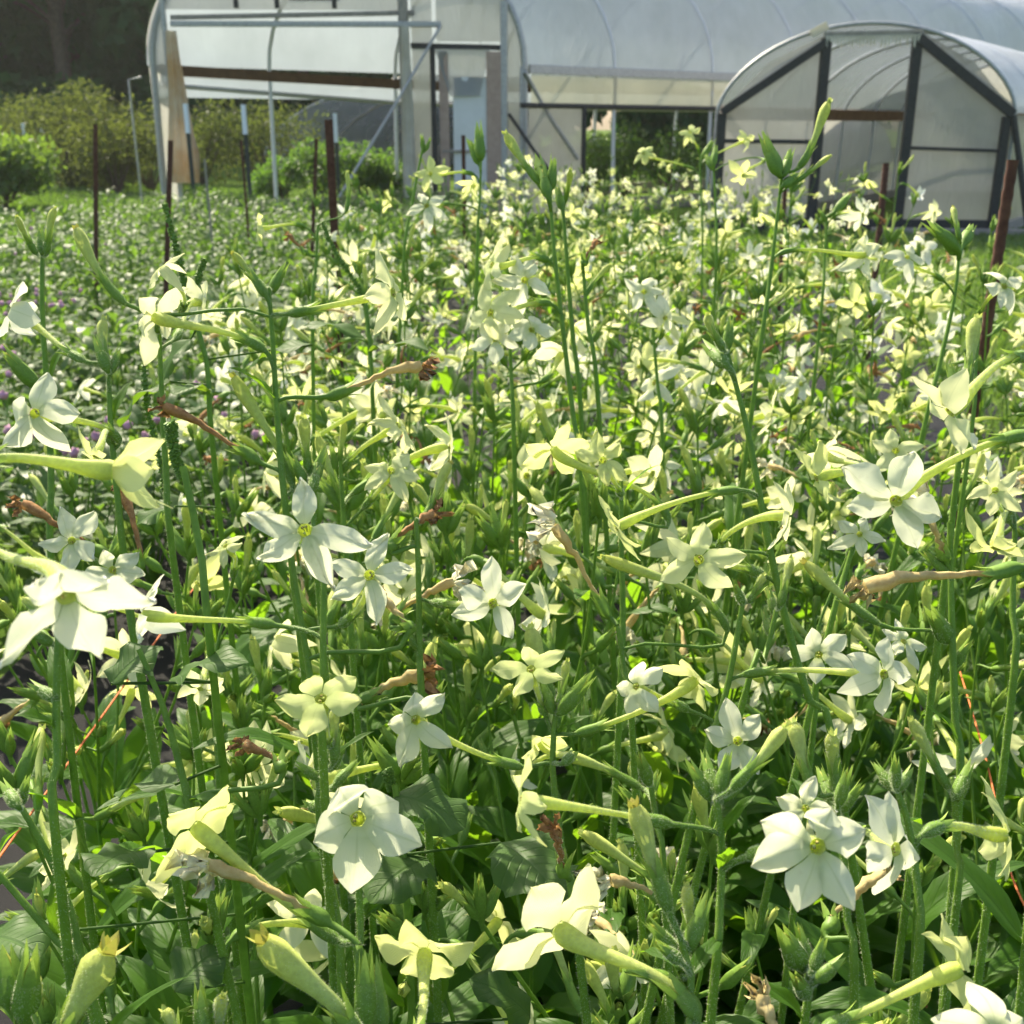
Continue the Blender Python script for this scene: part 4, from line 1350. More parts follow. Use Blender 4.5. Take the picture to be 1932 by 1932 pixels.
M['pink_wood'] = simple_mat("pinkish_wood", (.34, .24, .19), (.42, .31, .24), 14, .85, .5, .004)
M['white_ply'] = simple_mat("white_panel", (.62, .62, .58), (.70, .70, .67), 4, .6, .2, .003)
M['rust'] = simple_mat("rusty_steel", (.060, .024, .015), (.110, .050, .032), 60, .85, .7, .002)
M['white_tip'] = simple_mat("white_paint", (.70, .74, .80), (.78, .80, .84), 20, .5, .1, .001)
M['cream'] = simple_mat('cream_film', (.55, .50, .38), (.70, .66, .55), 3, .5, .3, .01, trans=.3)
M['dark_post'] = simple_mat("dark_green_post", (.030, .038, .035), (.05, .06, .05), 20, .7, .3, .002)
M['curtain'] = simple_mat("tan_stained_film", (.62, .38, .16), (.80, .70, .52), 2.2, .55, .4, .02, trans=.4)


def box(mb, c0, c1, w, h, mat=0, upv=(0, 0, 1)):
    """bar of section w x h between two points, edges slightly bevelled"""
    c0, c1 = np.asarray(c0, float), np.asarray(c1, float)
    t = nrm(c1 - c0)
    upv = np.asarray(upv, float)
    if abs(t @ upv) > .95: upv = np.array([0, 1.0, 0])
    s = nrm(np.cross(t, upv))
    u = np.cross(s, t)
    b = min(w, h) * .12
    prof = [(-w / 2 + b, -h / 2), (w / 2 - b, -h / 2), (w / 2, -h / 2 + b), (w / 2, h / 2 - b), (w / 2 - b, h / 2), (-w / 2 + b, h / 2), (-w / 2, h / 2 - b), (-w / 2, -h / 2 + b)]
    V = [c + a * s + e * u for c in (c0, c1) for a, e in prof]
    q = [(i, (i + 1) % 8, 8 + (i + 1) % 8, 8 + i) for i in range(8)]
    caps = [(0, 3, 2, 1), (0, 7, 4, 3), (7, 6, 5, 4), (8, 9, 10, 11), (8, 11, 12, 15), (12, 13, 14, 15)]
    mb.add(V, q + caps, None, mat, .5)


def barpart(name, root, o, mat, segs, w, h, upv=(0, 0, 1)):
    mb = MB()
    for a, b in segs: box(mb, a, b, w, h, 0, upv)
    return mb.build(name, mat, root, o, smooth=False)


def pipepart(name, root, o, mat, pts, r, seg=8):
    mb = MB()
    tube(mb, pts, np.full(len(pts), r), seg, 0, .5, cap=True)
    return mb.build(name, mat, root, o)


def panel(mb, pts, n=14, bulge=.0, rg=None, wob=.012):
    """film stretched between 4 corner points, slightly baggy"""
    a, b, c, d = [np.asarray(p, float) for p in pts]
    u = np.linspace(0, 1, n)
    U, V = np.meshgrid(u, u, indexing='ij')
    G = (a * (1 - U)[..., None] + b * U[..., None]) * (1 - V)[..., None] + (d * (1 - U)[..., None] + c * U[..., None]) * V[..., None]
    nn = nrm(np.cross(b - a, d - a))
    e = np.sin(U * math.pi) * np.sin(V * math.pi)
    off = bulge * e + wob * np.sin(U * 23 + V * 9) * np.sin(V * 7 + 2 * U) * e
    G = G + off[..., None] * nn
    mb.add(G.reshape(-1, 3), gq(n, n), None, 0, .5, np.stack([U, V], -1).reshape(-1, 2))


# ---- large tunnel
AX = np.array([math.sin(rad(50)), math.cos(rad(50)), 0.0])
Z = np.array([0, 0, 1.0])
yl, yr = 16.0, 16.3
lf = PY(277, 118, yl); rf = PY(988, 130, yr)
HIP = 2.02
LF, RF = np.array([lf[0], yl, 0]), np.array([rf[0], yr, 0])
W_ = RF - LF
wd = np.linalg.norm(W_)
E_ = W_ / wd
R_ = wd / 2
LEN = 44.0


def T1(u, t, z): return LF + E_ * u + AX * t + Z * z


def arch(t, n=25, k=1.0, r=R_):
    th = np.linspace(math.pi, 0, n)
    return np.array([LF + E_ * (R_ + r * math.cos(a)) + AX * t + Z * (HIP + r * .78 * math.sin(a)) for a in th])


big = empty("plastic_tunnel", LF)
tag(big, "large open ended plastic film tunnel with white double roof behind the beds", "greenhouse")
ts = [0.05] + [1.8 + 2.2 * k for k in range(19)]
for t in ts:
    pts_ = np.vstack([T1(0, t, 0), arch(t, 25, r=R_ - .03), T1(wd, t, 0)])
    pipepart("hoop", big, LF, M['hoop_metal' if t > .1 else 'metal'], pts_, .030 if t > .1 else .045)
nt_ = 40
mb = MB()
G = []
rgb = np.random.default_rng(4)
for i, t in enumerate(np.linspace(0, LEN, nt_ * 2)):
    sag = min(abs(t - q) for q in ts)
    G.append(arch(t, 33, r=R_ - .012 * min(1, sag * 1.2) + .004 * rgb.normal()))
G = np.array(G)
mb.add(G.reshape(-1, 3), gq(len(G), 33), None, 0, .5)
mb.build("roof_film", M['film'], big, LF)
barpart("hip_board", big, LF, M['board'], [(T1(.06, .1, HIP - .05), T1(.06, 4.5, HIP - .17)), (T1(.06, 4.5, HIP - .17), T1(.06, LEN, HIP - .17))], .05, .14)
barpart("hip_board", big, LF, M['metal'], [(T1(wd, .1, HIP - .03), T1(wd, LEN, HIP - .03))], .06, .12)
pipepart("roll_tube", big, LF, M['metal'], resample(np.array([T1(0, 0.2, HIP - .24), T1(-.02, 4, HIP - .43), T1(0, 9, HIP - .50), T1(0, LEN, HIP - .50)]), 12), .03)
pipepart("roll_tube", big, LF, M['dark_metal'], resample(np.array([T1(wd + .04, -.1, HIP - .50), T1(wd + .05, 8, HIP - .52), T1(wd + .04, LEN, HIP - .50)]), 12), .035)
for u, zz, ml in ((-.01, HIP - .40, 'film'), (wd + .03, HIP - .51, 'film_cream')):
    mb = MB()
    panel(mb, [T1(u, .1, HIP - .1), T1(u, LEN, HIP - .1), T1(u, LEN, zz), T1(u, .1, zz)], 24, .03)
    mb.build("side_film", M[ml], big, LF)


def E1(x, y, off=0.0):
    """point of the end wall plane seen at a pixel"""
    r = ray(x, y)
    nn = np.cross(E_, Z)
    t = ((LF + nn * off - CAM) @ nn) / (r @ nn)
    return CAM + r * t


nn1 = np.cross(E_, Z)
nn1 = nn1 if nn1[1] < 0 else -nn1
# end wall posts, beams, film
def epost(name, x, y0, mat, w, h, y1=None):
    a = E1(x, y0)
    b = np.array([a[0], a[1], 0.0]) if y1 is None else E1(x, y1)
    return barpart(name, big, LF, mat, [(a, b)], w, h)


def up_arch(x):
    """end-wall point on the arch above pixel column x"""
    p = E1(x, 120)
    u = (p - LF) @ E_
    return T1(u, 0, HIP + .78 * math.sqrt(max(0, R_ * R_ - (u - R_) ** 2)) - .03)


def vert(name, x, mat, w, h, z0=0.0, z1=None):
    p = E1(x, 200)
    u = (p - LF) @ E_
    t = up_arch(x)[2] if z1 is None else z1
    return barpart(name, big, LF, mat, [(T1(u, -.04, z0), T1(u, -.04, t))], w, h)


vert("end_post", 330, M['metal'], .06, .06)
vert("end_post", 770, M['grey_wood'], .13, .10)
vert("end_post", 955, M['metal'], .10, .09)
zb1, zb2 = E1(560, 22)[2], E1(560, 45)[2]
barpart("cross_beam", big, LF, M['grey_wood'], [(E1(322, 33), E1(782, 24))], .06, .06)
barpart("cross_beam", big, LF, M['metal'], [(E1(322, 45, .05), E1(832, 46, .05))], .07, .07)
for x in (465, 540, 645):
    vert("vent_post", x, M['dark_metal'], .06, .05, z0=zb1 + .04)
barpart("vent_rail", big, LF, M['dark_metal'], [(E1(545, -4), E1(640, -4))], .05, .05)
barpart("door_header", big, LF, M['dark_metal'], [(E1(775, 86), E1(945, 90))], .06, .07)
# film above the opening and on both flanks
mb = MB()
us = np.linspace(.02, wd - .02, 40)
top = np.array([T1(u, -.01, HIP + .78 * math.sqrt(max(0, R_ * R_ - (u - R_) ** 2)) - .02) for u in us])
lowz = np.array([max(0, 0) for u in us])
u0, u1 = (E1(330, 200) - LF) @ E_, (E1(770, 200) - LF) @ E_
ud0, ud1 = (E1(828, 200) - LF) @ E_, (E1(945, 200) - LF) @ E_
def endfilm(ua, ub, zlow, off=-.01):
    us = np.linspace(ua, ub, 14)
    Gs = []
    for u in us:
        zt = HIP + .78 * math.sqrt(max(0, R_ * R_ - (u - R_) ** 2)) - .03
        Gs.append([T1(u, off + .01 * math.sin(9 * u + 3 * q), zlow + (zt - zlow) * q) for q in np.linspace(0, 1, 14)])
    mb = MB()
    mb.add(np.array(Gs).reshape(-1, 3), gq(14, 14), None, 0, .5)
    mb.build("end_film", M['film_end'], big, LF)


endfilm(.03, u0 - .05, .02)
endfilm(u0 + .0, u1 - .0, zb1 + .02)
endfilm(u1 + .08, ud0 - .06, .02)
endfilm(ud0, ud1, E1(880, 86)[2] + .05)
endfilm(ud1 + .06, wd - .03, .02)
# door with its frame
door = barpart("door", big, LF, M['white_ply'], [(T1((ud0 + ud1) / 2 + .05, -.03, .05), T1((ud0 + ud1) / 2 + .05, -.03, E1(880, 145)[2]))], .52, .03, )
dz = E1(880, 90)[2]
barpart("door_frame", door, LF, M['dark_metal'], [(T1(ud0, -.09, 0), T1(ud0, -.09, dz))], .07, .07)
barpart("door_frame", door, LF, M['pink_wood'], [(T1(ud0 + .12, -.06, 0), T1(ud0 + .12, -.06, dz - .05))], .13, .05)
barpart("door_frame", door, LF, M['pink_wood'], [(T1(ud1 - .03, -.09, 0), T1(ud1 - .03, -.09, dz - .05))], .20, .05)
barpart("door_rail", door, LF, M['grey_wood'], [(T1(ud0 + .1, -.075, E1(880, 285)[2]), T1(ud1 - .1, -.075, E1(880, 285)[2]))], .05, .03)
mb = MB()
panel(mb, [T1(ud0 + .05, -.12, dz - .02), T1(ud1 - .05, -.12, dz - .02), T1(ud1 - .2, -.12, dz - .62), T1(ud0 + .25, -.12, dz - .62)], 12, .05)
mb.build("door_film", M['film_end'], door, LF)
pipepart("brace", big, LF, M['metal'], [E1(832, 48, .1), PY(750, 190, 15.8), PY(640, 372, 15.3)], .02)
pipepart("brace", big, LF, M['dark_metal'], [E1(960, 215, .05), PY(1012, 290, 16.1), PY(1060, 350, 16.0)], .025)
pipepart("brace", big, LF, M['metal'], [E1(990, 135, .06), PY(1030, 210, 16.6), PY(1090, 300, 16.9)], .03)
pipepart("side_pipe", big, LF, M['metal'], [T1(0, -.1, E1(277, 146)[2]), PY(243, 150, 16.0), PY(243, 149, 16.0) * [1, 1, 0]], .016)
vert("side_post", 988, M['metal'], .05, .05, z1=HIP)
q0 = T1(wd + .05, .35, 0)
mb = MB()
panel(mb, [T1(wd + .03, .05, HIP - .5), T1(wd + .03, 1.1, HIP - .5), T1(wd + .03, 1.1, .05), T1(wd + .03, .05, .05)], 12, .05)
mb.build("corner_film", M['film_end'], big, LF)
barpart("side_post", big, LF, M['dark_metal'], [(T1(wd + .05, 1.1, 0), T1(wd + .05, 1.1, HIP - .5))], .07, .07)
barpart("base_board", big, LF, M['grey_wood'], [(T1(.0, .1, .1), T1(0, LEN, .1))], .05, .2)
barpart("base_board", big, LF, M['grey_wood'], [(T1(wd, 1.2, .1), T1(wd, LEN, .1))], .05, .2)


def gathered(name, x0, yt, yb, w0, w1, w2, mat, Y, label_root):
    """a film curtain tied in folds: narrow at the top, wide lower down"""
    mb = MB()
    nz_, nf = 22, 33
    Gs = []
    for i in range(nz_):
        f = i / (nz_ - 1)
        y = yt + (yb - yt) * f
        c = PY(x0, y, Y)
        c[0] = PY(x0, yt, Y)[0]
        wv = np.interp(f, [0, .5, .8, 1], [w0, w1, w2, w2 * .85])
        a = np.linspace(0, 6.2832, nf)
        r = wv * (1 + .34 * np.sin(a * 7 + 3 * f) + .16 * np.sin(a * 13 + 5 * f))
        Gs.append(np.stack([c[0] + r * np.cos(a), c[1] + .5 * r * np.sin(a), np.full(nf, c[2])], 1))
    mb.add(np.array(Gs).reshape(-1, 3), gq(nz_, nf), None, 0, .5)
    mb.build(name, mat, label_root, LF)


gathered("curtain", 322, 58, 345, .05, .10, .17, M['curtain'], 15.85, big)
gathered("curtain", 764, 50, 372, .04, .06, .07, M['cream'], 15.95, big)

# ---- small tunnel on the right
YS = 14.3
AX2 = np.array([math.sin(rad(34)), math.cos(rad(34)), 0.0])
sl_ = PY(1350, 212, YS); sr_ = PY(1918, 216, YS - .45)
LS, RS = np.array([sl_[0], YS, 0]), np.array([sr_[0], YS - .45, 0])
HS = (sl_[2] + sr_[2]) / 2
WS = RS - LS
ws = np.linalg.norm(WS)
ES = WS / ws
RISE = PY(1650, 40, YS - .2)[2] - HS
small = empty("plastic_tunnel", LS)
tag(small, "small plastic hoop tunnel with dark door posts at the right edge of the grass", "greenhouse")


def T2(u, t, z): return LS + ES * u + AX2 * t + Z * z


def arch2(t, n=29, sh=0.0):
    th = np.linspace(math.pi, 0, n)
    return np.array([T2(ws / 2 + (ws / 2 - sh) * math.cos(a), t, HS + (RISE - sh) * max(0, math.sin(a)) ** 1.2) for a in th])


nn2 = np.cross(ES, Z); nn2 = nn2 if nn2[1] < 0 else -nn2
def E2(x, y, off=0.0):
    r = ray(x, y)
    t = ((LS + nn2 * off - CAM) @ nn2) / (r @ nn2)
    return CAM + r * t


for t in [0] + [1.6 * k for k in range(1, 7)]:
    pts_ = np.vstack([T2(0, t, 0), arch2(t, sh=.02), T2(ws, t, 0)])
    pipepart("hoop", small, LS, M['hoop_metal'] if t else M['metal'], pts_, .022 if t else .024)
mb = MB()
G = np.array([arch2(t, 29, sh=.004 * rgb.normal()) for t in np.linspace(0, 10, 30)])
mb.add(G.reshape(-1, 3), gq(30, 29), None, 0, .5)
mb.build("roof_film", M['film'], small, LS)
for u in (0, ws):
    mb = MB()
    panel(mb, [T2(u, 0.05, HS - .02), T2(u, 10, HS - .02), T2(u, 10, .12), T2(u, .05, .12)], 20, .03)
    mb.build("side_film", M['film_end'], small, LS)
    barpart("base_board", small, LS, M['grey_wood'], [(T2(u, .05, .06), T2(u, 10, .06))], .05, .14)
barpart("hip_board", small, LS, M['board2'], [(T2(.05, .1, HS + .0), T2(.05, 10, HS + .0))], .04, .16)
barpart("hip_board", small, LS, M['board2'], [(T2(ws - .05, .1, HS + .0), T2(ws - .05, 10, HS + .0))], .04, .16)


def v2(name, x, y0, mat, w, h, x1=None):
    a = E2(x, y0, .03)
    return barpart(name, small, LS, mat, [(a, np.array([a[0], a[1], 0]))], w, h)


v2("door_post", 1560, 72, M['dark_metal'], .115, .09)
v2("door_post", 1733, 62, M['dark_metal'], .115, .09)
v2("corner_post", 1362, 215, M['dark_metal'], .11, .08)
v2("corner_post", 1900, 220, M['dark_metal'], .10, .08)
barpart("rafter", small, LS, M['dark_metal'], [(E2(1362, 212, .06), E2(1562, 78, .06))], .06, .10)
barpart("rafter", small, LS, M['dark_metal'], [(E2(1735, 72, .06), E2(1912, 216, .06))], .06, .11)
barpart("top_beam", small, LS, M['grey_wood'], [(E2(1555, 66, .05), E2(1742, 62, .05))], .05, .07)
barpart("mid_rail", small, LS, M['dark_metal'], [(E2(1365, 266, .03), E2(1545, 268, .03))], .035, .05)
barpart("mid_rail", small, LS, M['dark_metal'], [(E2(1718, 279, .03), E2(1890, 285, .03))], .035, .04)
barpart("base_board", small, LS, M['dark_metal'], [(T2(.05, -.03, .09), T2(ws, -.03, .09))], .05, .16)
barpart("ground_sill", small, LS, M['grey_wood'], [(T2(ws * .58, -.16, .04), T2(ws * 1.15, -.16, .04))], .10, .07)
pipepart("brace", small, LS, M['dark_metal'], [E2(1912, 218, .05), E2(1945, 470, .1)], .04)
barpart("end_hoop_strip", small, LS, M['cream'], [(E2(1530, 65, .05), E2(1562, 48, .05))], .02, .10)
mb = MB()   # torn fringe of film under the top beam
a_, b_ = E2(1558, 68, .09), E2(1738, 64, .09)
for k in range(26):
    f = (k + .5) / 26
    c = a_ * (1 - f) + b_ * f
    dz_ = .07 + .09 * rgb.random()
    wv = (b_ - a_) / 26 * .48
    mb.add([c - wv, c + wv, c + wv * .5 - Z * dz_, c - wv * .6 - Z * dz_ * .8], [(0, 1, 2, 3)], None, 0, .5)
mb.build("film_fringe", M['cream'], small, LS)


def poly_film(pxs, off=.0):
    mb = MB()
    pp = [E2(x, y, off) for x, y in pxs]
    panel(mb, pp, 14, .03)
    mb.build("end_film", M['film_end'], small, LS)


mb = MB()  # unseen far end closed with film, added to keep direct sun out
panel(mb, [T2(0, 10, HS), T2(ws, 10, HS), T2(ws, 10, 0), T2(0, 10, 0)], 10, .02)
ar = arch2(10, 29)
mb.add(np.vstack([ar, [T2(ws / 2, 10, HS)]]), None, [(i, i + 1, 29) for i in range(28)], 0, .5)
mb.build('end_film', M['film_end'], small, LS)
poly_film([(1362, 214), (1552, 84), (1528, 425), (1350, 418)])
poly_film([(1738, 72), (1906, 218), (1880, 438), (1700, 436)])
poly_film([(1365, 205), (1450, 118), (1555, 66), (1555, 80)], .0)
poly_film([(1740, 60), (1840, 118), (1912, 210), (1738, 70)], .0)

# ---- a third tunnel far behind
thd = empty("plastic_tunnel", (1.5, 31, 0))
tag(thd, "pale plastic tunnel far behind, seen through the open sides of the large tunnel", "greenhouse")
def arc3(y):
    th = np.linspace(math.pi, 0, 21)
    return np.array([[1.5 + 6.8 * math.cos(a) + .5 * (y - 31), y, 2.6 * math.sin(a) ** .8] for a in th])
mb = MB()
G = np.array([arc3(y) for y in np.linspace(29, 42, 8)])
mb.add(G.reshape(-1, 3), gq(8, 21), None, 0, .5)
mb.build("roof_film", M['film'], thd, (1.5, 31, 0))
for y in np.linspace(29, 42, 6):
    pipepart("hoop", thd, (1.5, 31, 0), M['metal'], arc3(y) - [0, 0, .03], .03)

# ------------------------------------------------------------------ stakes
def stake(name, label, cat, xt, yt, D, w, mat, xb=None, yb=None, tip=None, group=None, rebar=False):
    w = w * (.92 if rebar else .78)
    a = PY(xt, yt, D)
    if xb is None:
        b = np.array([a[0], a[1], 0.0])
    else:
        q = PY(xb, yb, D - .03)
        b = a + (q - a) * (a[2] / (a[2] - q[2]))
    root = empty(name, b)
    tag(root, label, cat, group)
    mb = MB()
    n = 90 if rebar else 10
    pp = b + (a - b) * np.linspace(0, 1, n)[:, None]
    if rebar:
        rr = w / 2 * (1 + .16 * (np.arange(n) % 2))
        tube(mb, pp, rr, 9, 0, .5, cap=True)
    else:
        t = nrm(a - b)
        box(mb, b, a, w, w * .18)                       # flange of the T section
        box(mb, b + [0, .6 * w * .5 + .004, 0], a + [0, .6 * w * .5 + .004, 0], w * .2, w * .6)
        for k in range(8):
            c = b + (a - b) * (.25 + .09 * k)
            box(mb, c - [0, w * .09 + .004, 0], c - [0, w * .09 + .004, 0] + (a - b) * .012, w * .4, .008)
    mb.build("shaft", mat, root, b, smooth=rebar)
    if tip:
        m2 = MB()
        e = a + (a - b) * .002
        s = a - (a - b) / np.linalg.norm(a - b) * tip
        box(m2, s - [0, .004, 0], e - [0, .004, 0], w * 1.0, w * 1.1)
        m2.build("painted_tip", M['white_tip'], root, b, smooth=False)
    return root


stake("rusty_stake", "thick red brown T section stake, tallest of those in the left bed", "stake", 620, 226, 4.0, .036, M['rust'])
stake("rusty_stake", "red brown stake standing before the tan curtain of the large tunnel", "stake", 322, 265, 5.2, .030, M['rust'], 316, 455)
stake("rusty_stake", "faded brown stake left of the one before the tan curtain", "stake", 180, 235, 6.5, .033, M['rust'], 181, 440)
stake("rusty_stake", "short dark brown stake just left of the thickest stake", "stake", 597, 262, 8.0, .032, M['rust'], 592, 390)
stake("rusty_stake", "thin dark stake below the white tipped post in the tunnel mouth", "stake", 455, 265, 9.0, .026, M['rust'])
stake("rusty_stake", "thin weathered stake between the two tall stakes on the left", "stake", 386, 300, 9.0, .022, M['grey_wood'])
stake("rusty_stake", "red brown stake in front of the tunnel door behind the flowers", "stake", 874, 255, 6.0, .026, M['rust'])
stake("rusty_bar", "thick ribbed rusty bar leaning at the right edge of the bed", "stake", 1911, 302, 1.9, 0.0185, M['rust'], 1833, 800, rebar=True)
stake("rusty_bar", "short rusty bar leaning before the small tunnel door post", "stake", 1672, 308, 5.2, .030, M['rust'], 1660, 430, rebar=True)
stake("rusty_bar", "thin rusty bar behind the tall bud stem before the left wall of the small tunnel", "stake", 1482, 345, 6.5, .026, M['rust'], 1478, 420, rebar=True)
stake("fence_post", "white tipped dark post beside the tan curtain", "fence post", 350, 196, 15.2, .07, M['dark_post'], tip=.36, group="white tipped posts")
stake("fence_post", "white tipped dark post in the middle of the tunnel mouth", "fence post", 459, 198, 15.2, .07, M['dark_post'], tip=.36, group="white tipped posts")
stake("fence_post", "white tipped post half hidden behind the thickest red brown stake", "fence post", 632, 214, 17.0, .07, M['dark_post'], tip=.40, group="white tipped posts")
stake("fence_post", "small white tipped post left of the pair by the lime shrub", "fence post", 43, 231, 24.0, .08, M['dark_post'], tip=.25, group="white tipped posts")
stake("fence_post", "small white tipped post right of the pair by the lime shrub", "fence post", 78, 235, 24.0, .08, M['dark_post'], tip=.25, group="white tipped posts")

# orange twine
def twine(label, pts_, r=.0011):
    mb = MB()
    pp = resample(np.array(pts_), 60)
    tube(mb, pp, np.full(60, r), 6, 0, .5, cap=True)
    tag(mb.build("twine", M['orange']), label, "twine", "orange support twine")


M['orange'] = simple_mat("orange_twine", (.50, .11, .03), (.62, .19, .06), 300, .7, .5, .0005)
twine("bright orange twine slanting over the black fabric at the lower left", [P(-60, 1700, .78), P(40, 1560, .9), P(165, 1390, 1.05), P(290, 1215, 1.35), P(380, 1090, 1.8)])
twine("orange twine along the right edge of the bed", [P(1960, 1760, .95), P(1905, 1640, 1.0), P(1862, 1440, 1.1), P(1800, 1230, 1.5)])

# ------------------------------------------------------------------ shrubs and trees
M['tleaf'] = leaf_mat("forest_leaf", (0.024, 0.078, 0.020), (0.030, 0.09, 0.026), (0.08, 0.28, 0.03), .30, .008, .5, .6)
M['bark'] = simple_mat("bark", (.06, .045, .03), (.11, .085, .06), 12, .9, .9, .02)
M['limeleaf'] = leaf_mat("lime_shrub_leaf", (0.075, 0.14, 0.022), (0.08, 0.15, 0.03), (0.18, 0.31, 0.03), .45, .03, .5, 1.0)
M['oliveleaf'] = leaf_mat("olive_shrub_leaf", (0.060, 0.080, 0.026), (0.07, 0.09, 0.03), (0.13, 0.18, 0.03), .40, .008, .5, 1.0)
M['weedleaf'] = leaf_mat("weed_leaf", (0.055, 0.12, 0.02), (0.06, 0.13, 0.025), (0.15, 0.30, 0.03), .45, .03, .5, 1.0)


def leafcloud(mb, clumps, n, size, rg, mat=0, up=.4):
    """n leaf faces spread through clumps (centre, radius vector)"""
    vol = np.array([c[1][0] * c[1][1] * c[1][2] for c in clumps]) ** .7
    pick = rg.choice(len(clumps), n, p=vol / vol.sum())
    ctr = np.array([c[0] for c in clumps])[pick]
    rv = np.array([c[1] for c in clumps])[pick]
    dirs = rg.normal(size=(n, 3))
    dirs /= np.linalg.norm(dirs, axis=1)[:, None]
    p = ctr + dirs * rv * (rg.random(n) ** .45)[:, None]
    t = rg.normal(size=(n, 3)) + np.array([0, 0, -up])
    t /= np.linalg.norm(t, axis=1)[:, None]
    s = np.cross(t, rg.normal(size=(n, 3)))
    s /= np.linalg.norm(s, axis=1)[:, None]
    L = size * (.6 + .8 * rg.random(n))[:, None]
    nn = np.cross(s, t)
    V = np.stack([p, p + t * L * .5 + s * L * .27 + nn * L * .05, p + t * L, p + t * L * .5 - s * L * .27 + nn * L * .05], 1).reshape(-1, 3)
    k = np.arange(n)[:, None] * 4
    uv = np.tile(np.array([[0, .5], [.5, 1], [1, .5], [.5, 0]]), (n, 1))
    mb.add(V, k + [[0, 1, 2, 3]], None, mat, .5, uv)


def tree_proto(rg, H, n, size, spread):
    root = empty("tree", (0, 0, 0))
    tr = MB()
    tube(tr, resample(np.array([[0, 0, 0], [.1, .1, H * .3], [-.1, .1, H * .6], [.1, 0, H * .92]]), 14), np.linspace(.26, .05, 14), 9, 0, .5)
    cl = []
    for k in range(30):
        a = rg.random() * 6.28
        f = .05 + .89 * rg.random()
        r = spread * (1 - .55 * abs(f - .45)) * (.35 + .6 * rg.random())
        c = np.array([math.cos(a) * r, math.sin(a) * r, H * f])
        tube(tr, resample(np.array([[0, 0, c[2] * .75], c * [.5, .5, .92], c]), 6), np.linspace(.07, .02, 6), 5, 0, .5)
        w = spread * (.32 + .22 * rg.random())
        cl.append((c, np.array([w, w, w * .6]) * .8))
    tr.build("trunk", M['bark'], root)
    cb = MB()
    leafcloud(cb, cl, n, size, rg)
    cb.build("crown", M['tleaf'], root)
    return root


rgt = np.random.default_rng(9)
TP = [tree_proto(rgt, 10 + 2 * k, 20000, .40, 3.4 + .4 * k) for k in range(3)]
spots = [(-20, 44, 0), (-15.8, 42, 1), (-11.6, 44, 2), (-7.4, 42.5, 0), (-3.0, 45, 1), (-24, 43, 2), (-17.5, 48, 1), (-13, 49, 0), (-8.5, 49, 2), (-4, 51, 1), (-22, 49, 0), (2, 50, 2), (7, 52, 0), (13, 52, 1)]
tl = ["dark leafy tree at the far left edge of the wood", "dark green tree behind the lime shrub", "dark tree filling the gap left of the large tunnel", "dark tree seen through the large tunnel mouth", "dark tree behind the closed right part of the tunnel mouth"]
for k, (x, y, q) in enumerate(spots):
    o = TP[q] if TP[q].name not in used else copy_tree(TP[q])
    used.add(TP[q].name)
    o.location = (x, y, -.2)
    o.rotation_euler = (0, 0, rgt.random() * 6.28)
    s = 1.05 + .3 * rgt.random()
    o.scale = (s, s, s)
    tag(o, "dark green broadleaf tree in the shaded wood behind the beds", "tree", "dark trees of the wood behind")

# the wood behind reads as one mass
rgw = np.random.default_rng(31)
mbw = MB()
clw = [(np.array([-42 + 86 * rgw.random(), 60 + 8 * rgw.random(), 1 + 14 * rgw.random()]), np.array([3.2, 2.2, 2.4])) for _ in range(220)]
leafcloud(mbw, clw, 60000, .62, rgw)
tag(mbw.build("far_wood", M['tleaf']), "dark mass of far wood behind the single trees", None, None, "stuff")


def shrub(name, label, c, rx, rz, n, size, mat, seed, group=None, nclump=10, stems=6):
    rg = np.random.default_rng(seed)
    root = empty(name, c)
    tag(root, label, "shrub", group)
    st = MB()
    cl = []
    for k in range(nclump):
        a = rg.random() * 6.28
        r = rx * .75 * math.sqrt(rg.random())
        p = np.array([r * math.cos(a), r * math.sin(a) * .7, rz * (.25 + .65 * rg.random() * (1 - .4 * r / rx))])
        w = rx * (.22 + .25 * rg.random())
        cl.append((p, np.array([w, w, min(w, rz * .35)])))
        tube(st, resample(np.array([[0, 0, 0], p * [.4, .4, .6], p + [0, 0, w * .6]]), 6), np.linspace(.02, .004, 6), 5, 0, .5)
    fo = MB()
    leafcloud(fo, cl, n, size, rg, up=-.2)
    fo.build("foliage", mat, root)
    st.build("stem", M['bark'], root)


def at(x, Y): return np.array([PY(x, 300, Y)[0], Y, 0.0])


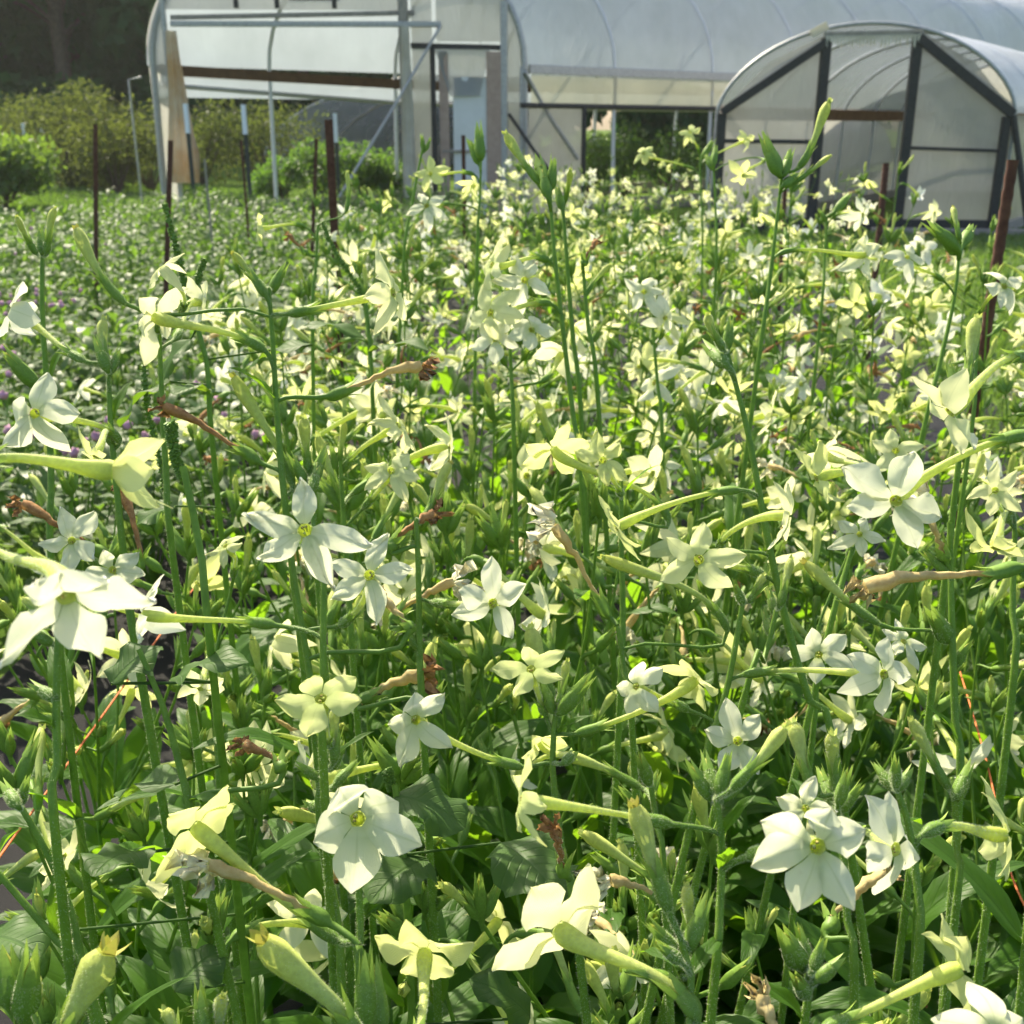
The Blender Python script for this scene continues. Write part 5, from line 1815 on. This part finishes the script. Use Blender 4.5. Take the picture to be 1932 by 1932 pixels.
shrub("lime_shrub", "rounded lime green shrub on the grass at the left edge", at(0, 17.5), .95, 1.25, 5200, .10, M['limeleaf'], 1, nclump=16)
for k, (x, Y, rx, rz) in enumerate([(40, 25, 1.5, 1.9), (130, 23, 1.4, 2.1), (215, 21, 1.2, 1.7), (280, 22, 1.1, 1.5), (90, 27, 1.4, 1.9), (380, 24, 1.3, 1.7), (500, 25, 1.5, 2.0), (180, 23, 1.0, .9)]):
    lab = ["olive bush behind the lime shrub", "tallest olive bush between lime shrub and large tunnel", "olive bush nearest the faded brown stake", "low olive bush touching the large tunnel's left side", "olive bush behind the white tipped post pair",
           "olive bush behind the tan curtain inside the tunnel mouth", "olive bush seen through the middle of the tunnel mouth", "low green bush at the grass edge before the olive bushes"][k]
    shrub("olive_bush", lab, at(x, Y), rx, rz, 3200, .085, M['oliveleaf'], 20 + k, "olive bushes by the wood", nclump=14)
for k, (x, Y, rx, rz, lab) in enumerate([(530, 18.2, .7, .95, "bright green weed clump left in the large tunnel"), (600, 18.6, .8, 1.05, "bright green weed clump behind the thickest stake"), (680, 18.8, .8, .95, "bright green weed clump before the closed tunnel part"),
                                         (735, 18.5, .5, .85, "bright green weed clump by the wooden tunnel post"), (1110, 19.5, .7, 1.25, "tall green plants inside the open side of the large tunnel"), (1180, 20.5, .8, 1.2, "green plants behind the side posts of the large tunnel"), (1260, 20.5, .9, 1.35, "green plants near the left foot of the small tunnel")]):
    shrub("weed_clump", lab, at(x, Y), rx, rz, 1900, .075, M['weedleaf'], 40 + k, "green weeds in the large tunnel", nclump=12)

# ------------------------------------------------------------------ summer haze
mb = MB()
x0, x1, y0, y1, z0, z1 = -122, 122, -22, 202, -1.0, 24
mb.add([(x0, y0, z0), (x1, y0, z0), (x1, y1, z0), (x0, y1, z0), (x0, y0, z1), (x1, y0, z1), (x1, y1, z1), (x0, y1, z1)],
       [(0, 3, 2, 1), (4, 5, 6, 7), (0, 1, 5, 4), (1, 2, 6, 5), (2, 3, 7, 6), (3, 0, 4, 7)])
mh, nt, out = new_mat("haze_air")
pv = node(nt, "ShaderNodeVolumePrincipled", {'Color': (.92, .96, .93, 1), 'Density': .0005, 'Anisotropy': .35})
nt.links.new(pv.outputs[0], out.inputs['Volume'])
tag(mb.build("haze", mh, smooth=False), "thin warm haze over the field", None, None, "stuff")
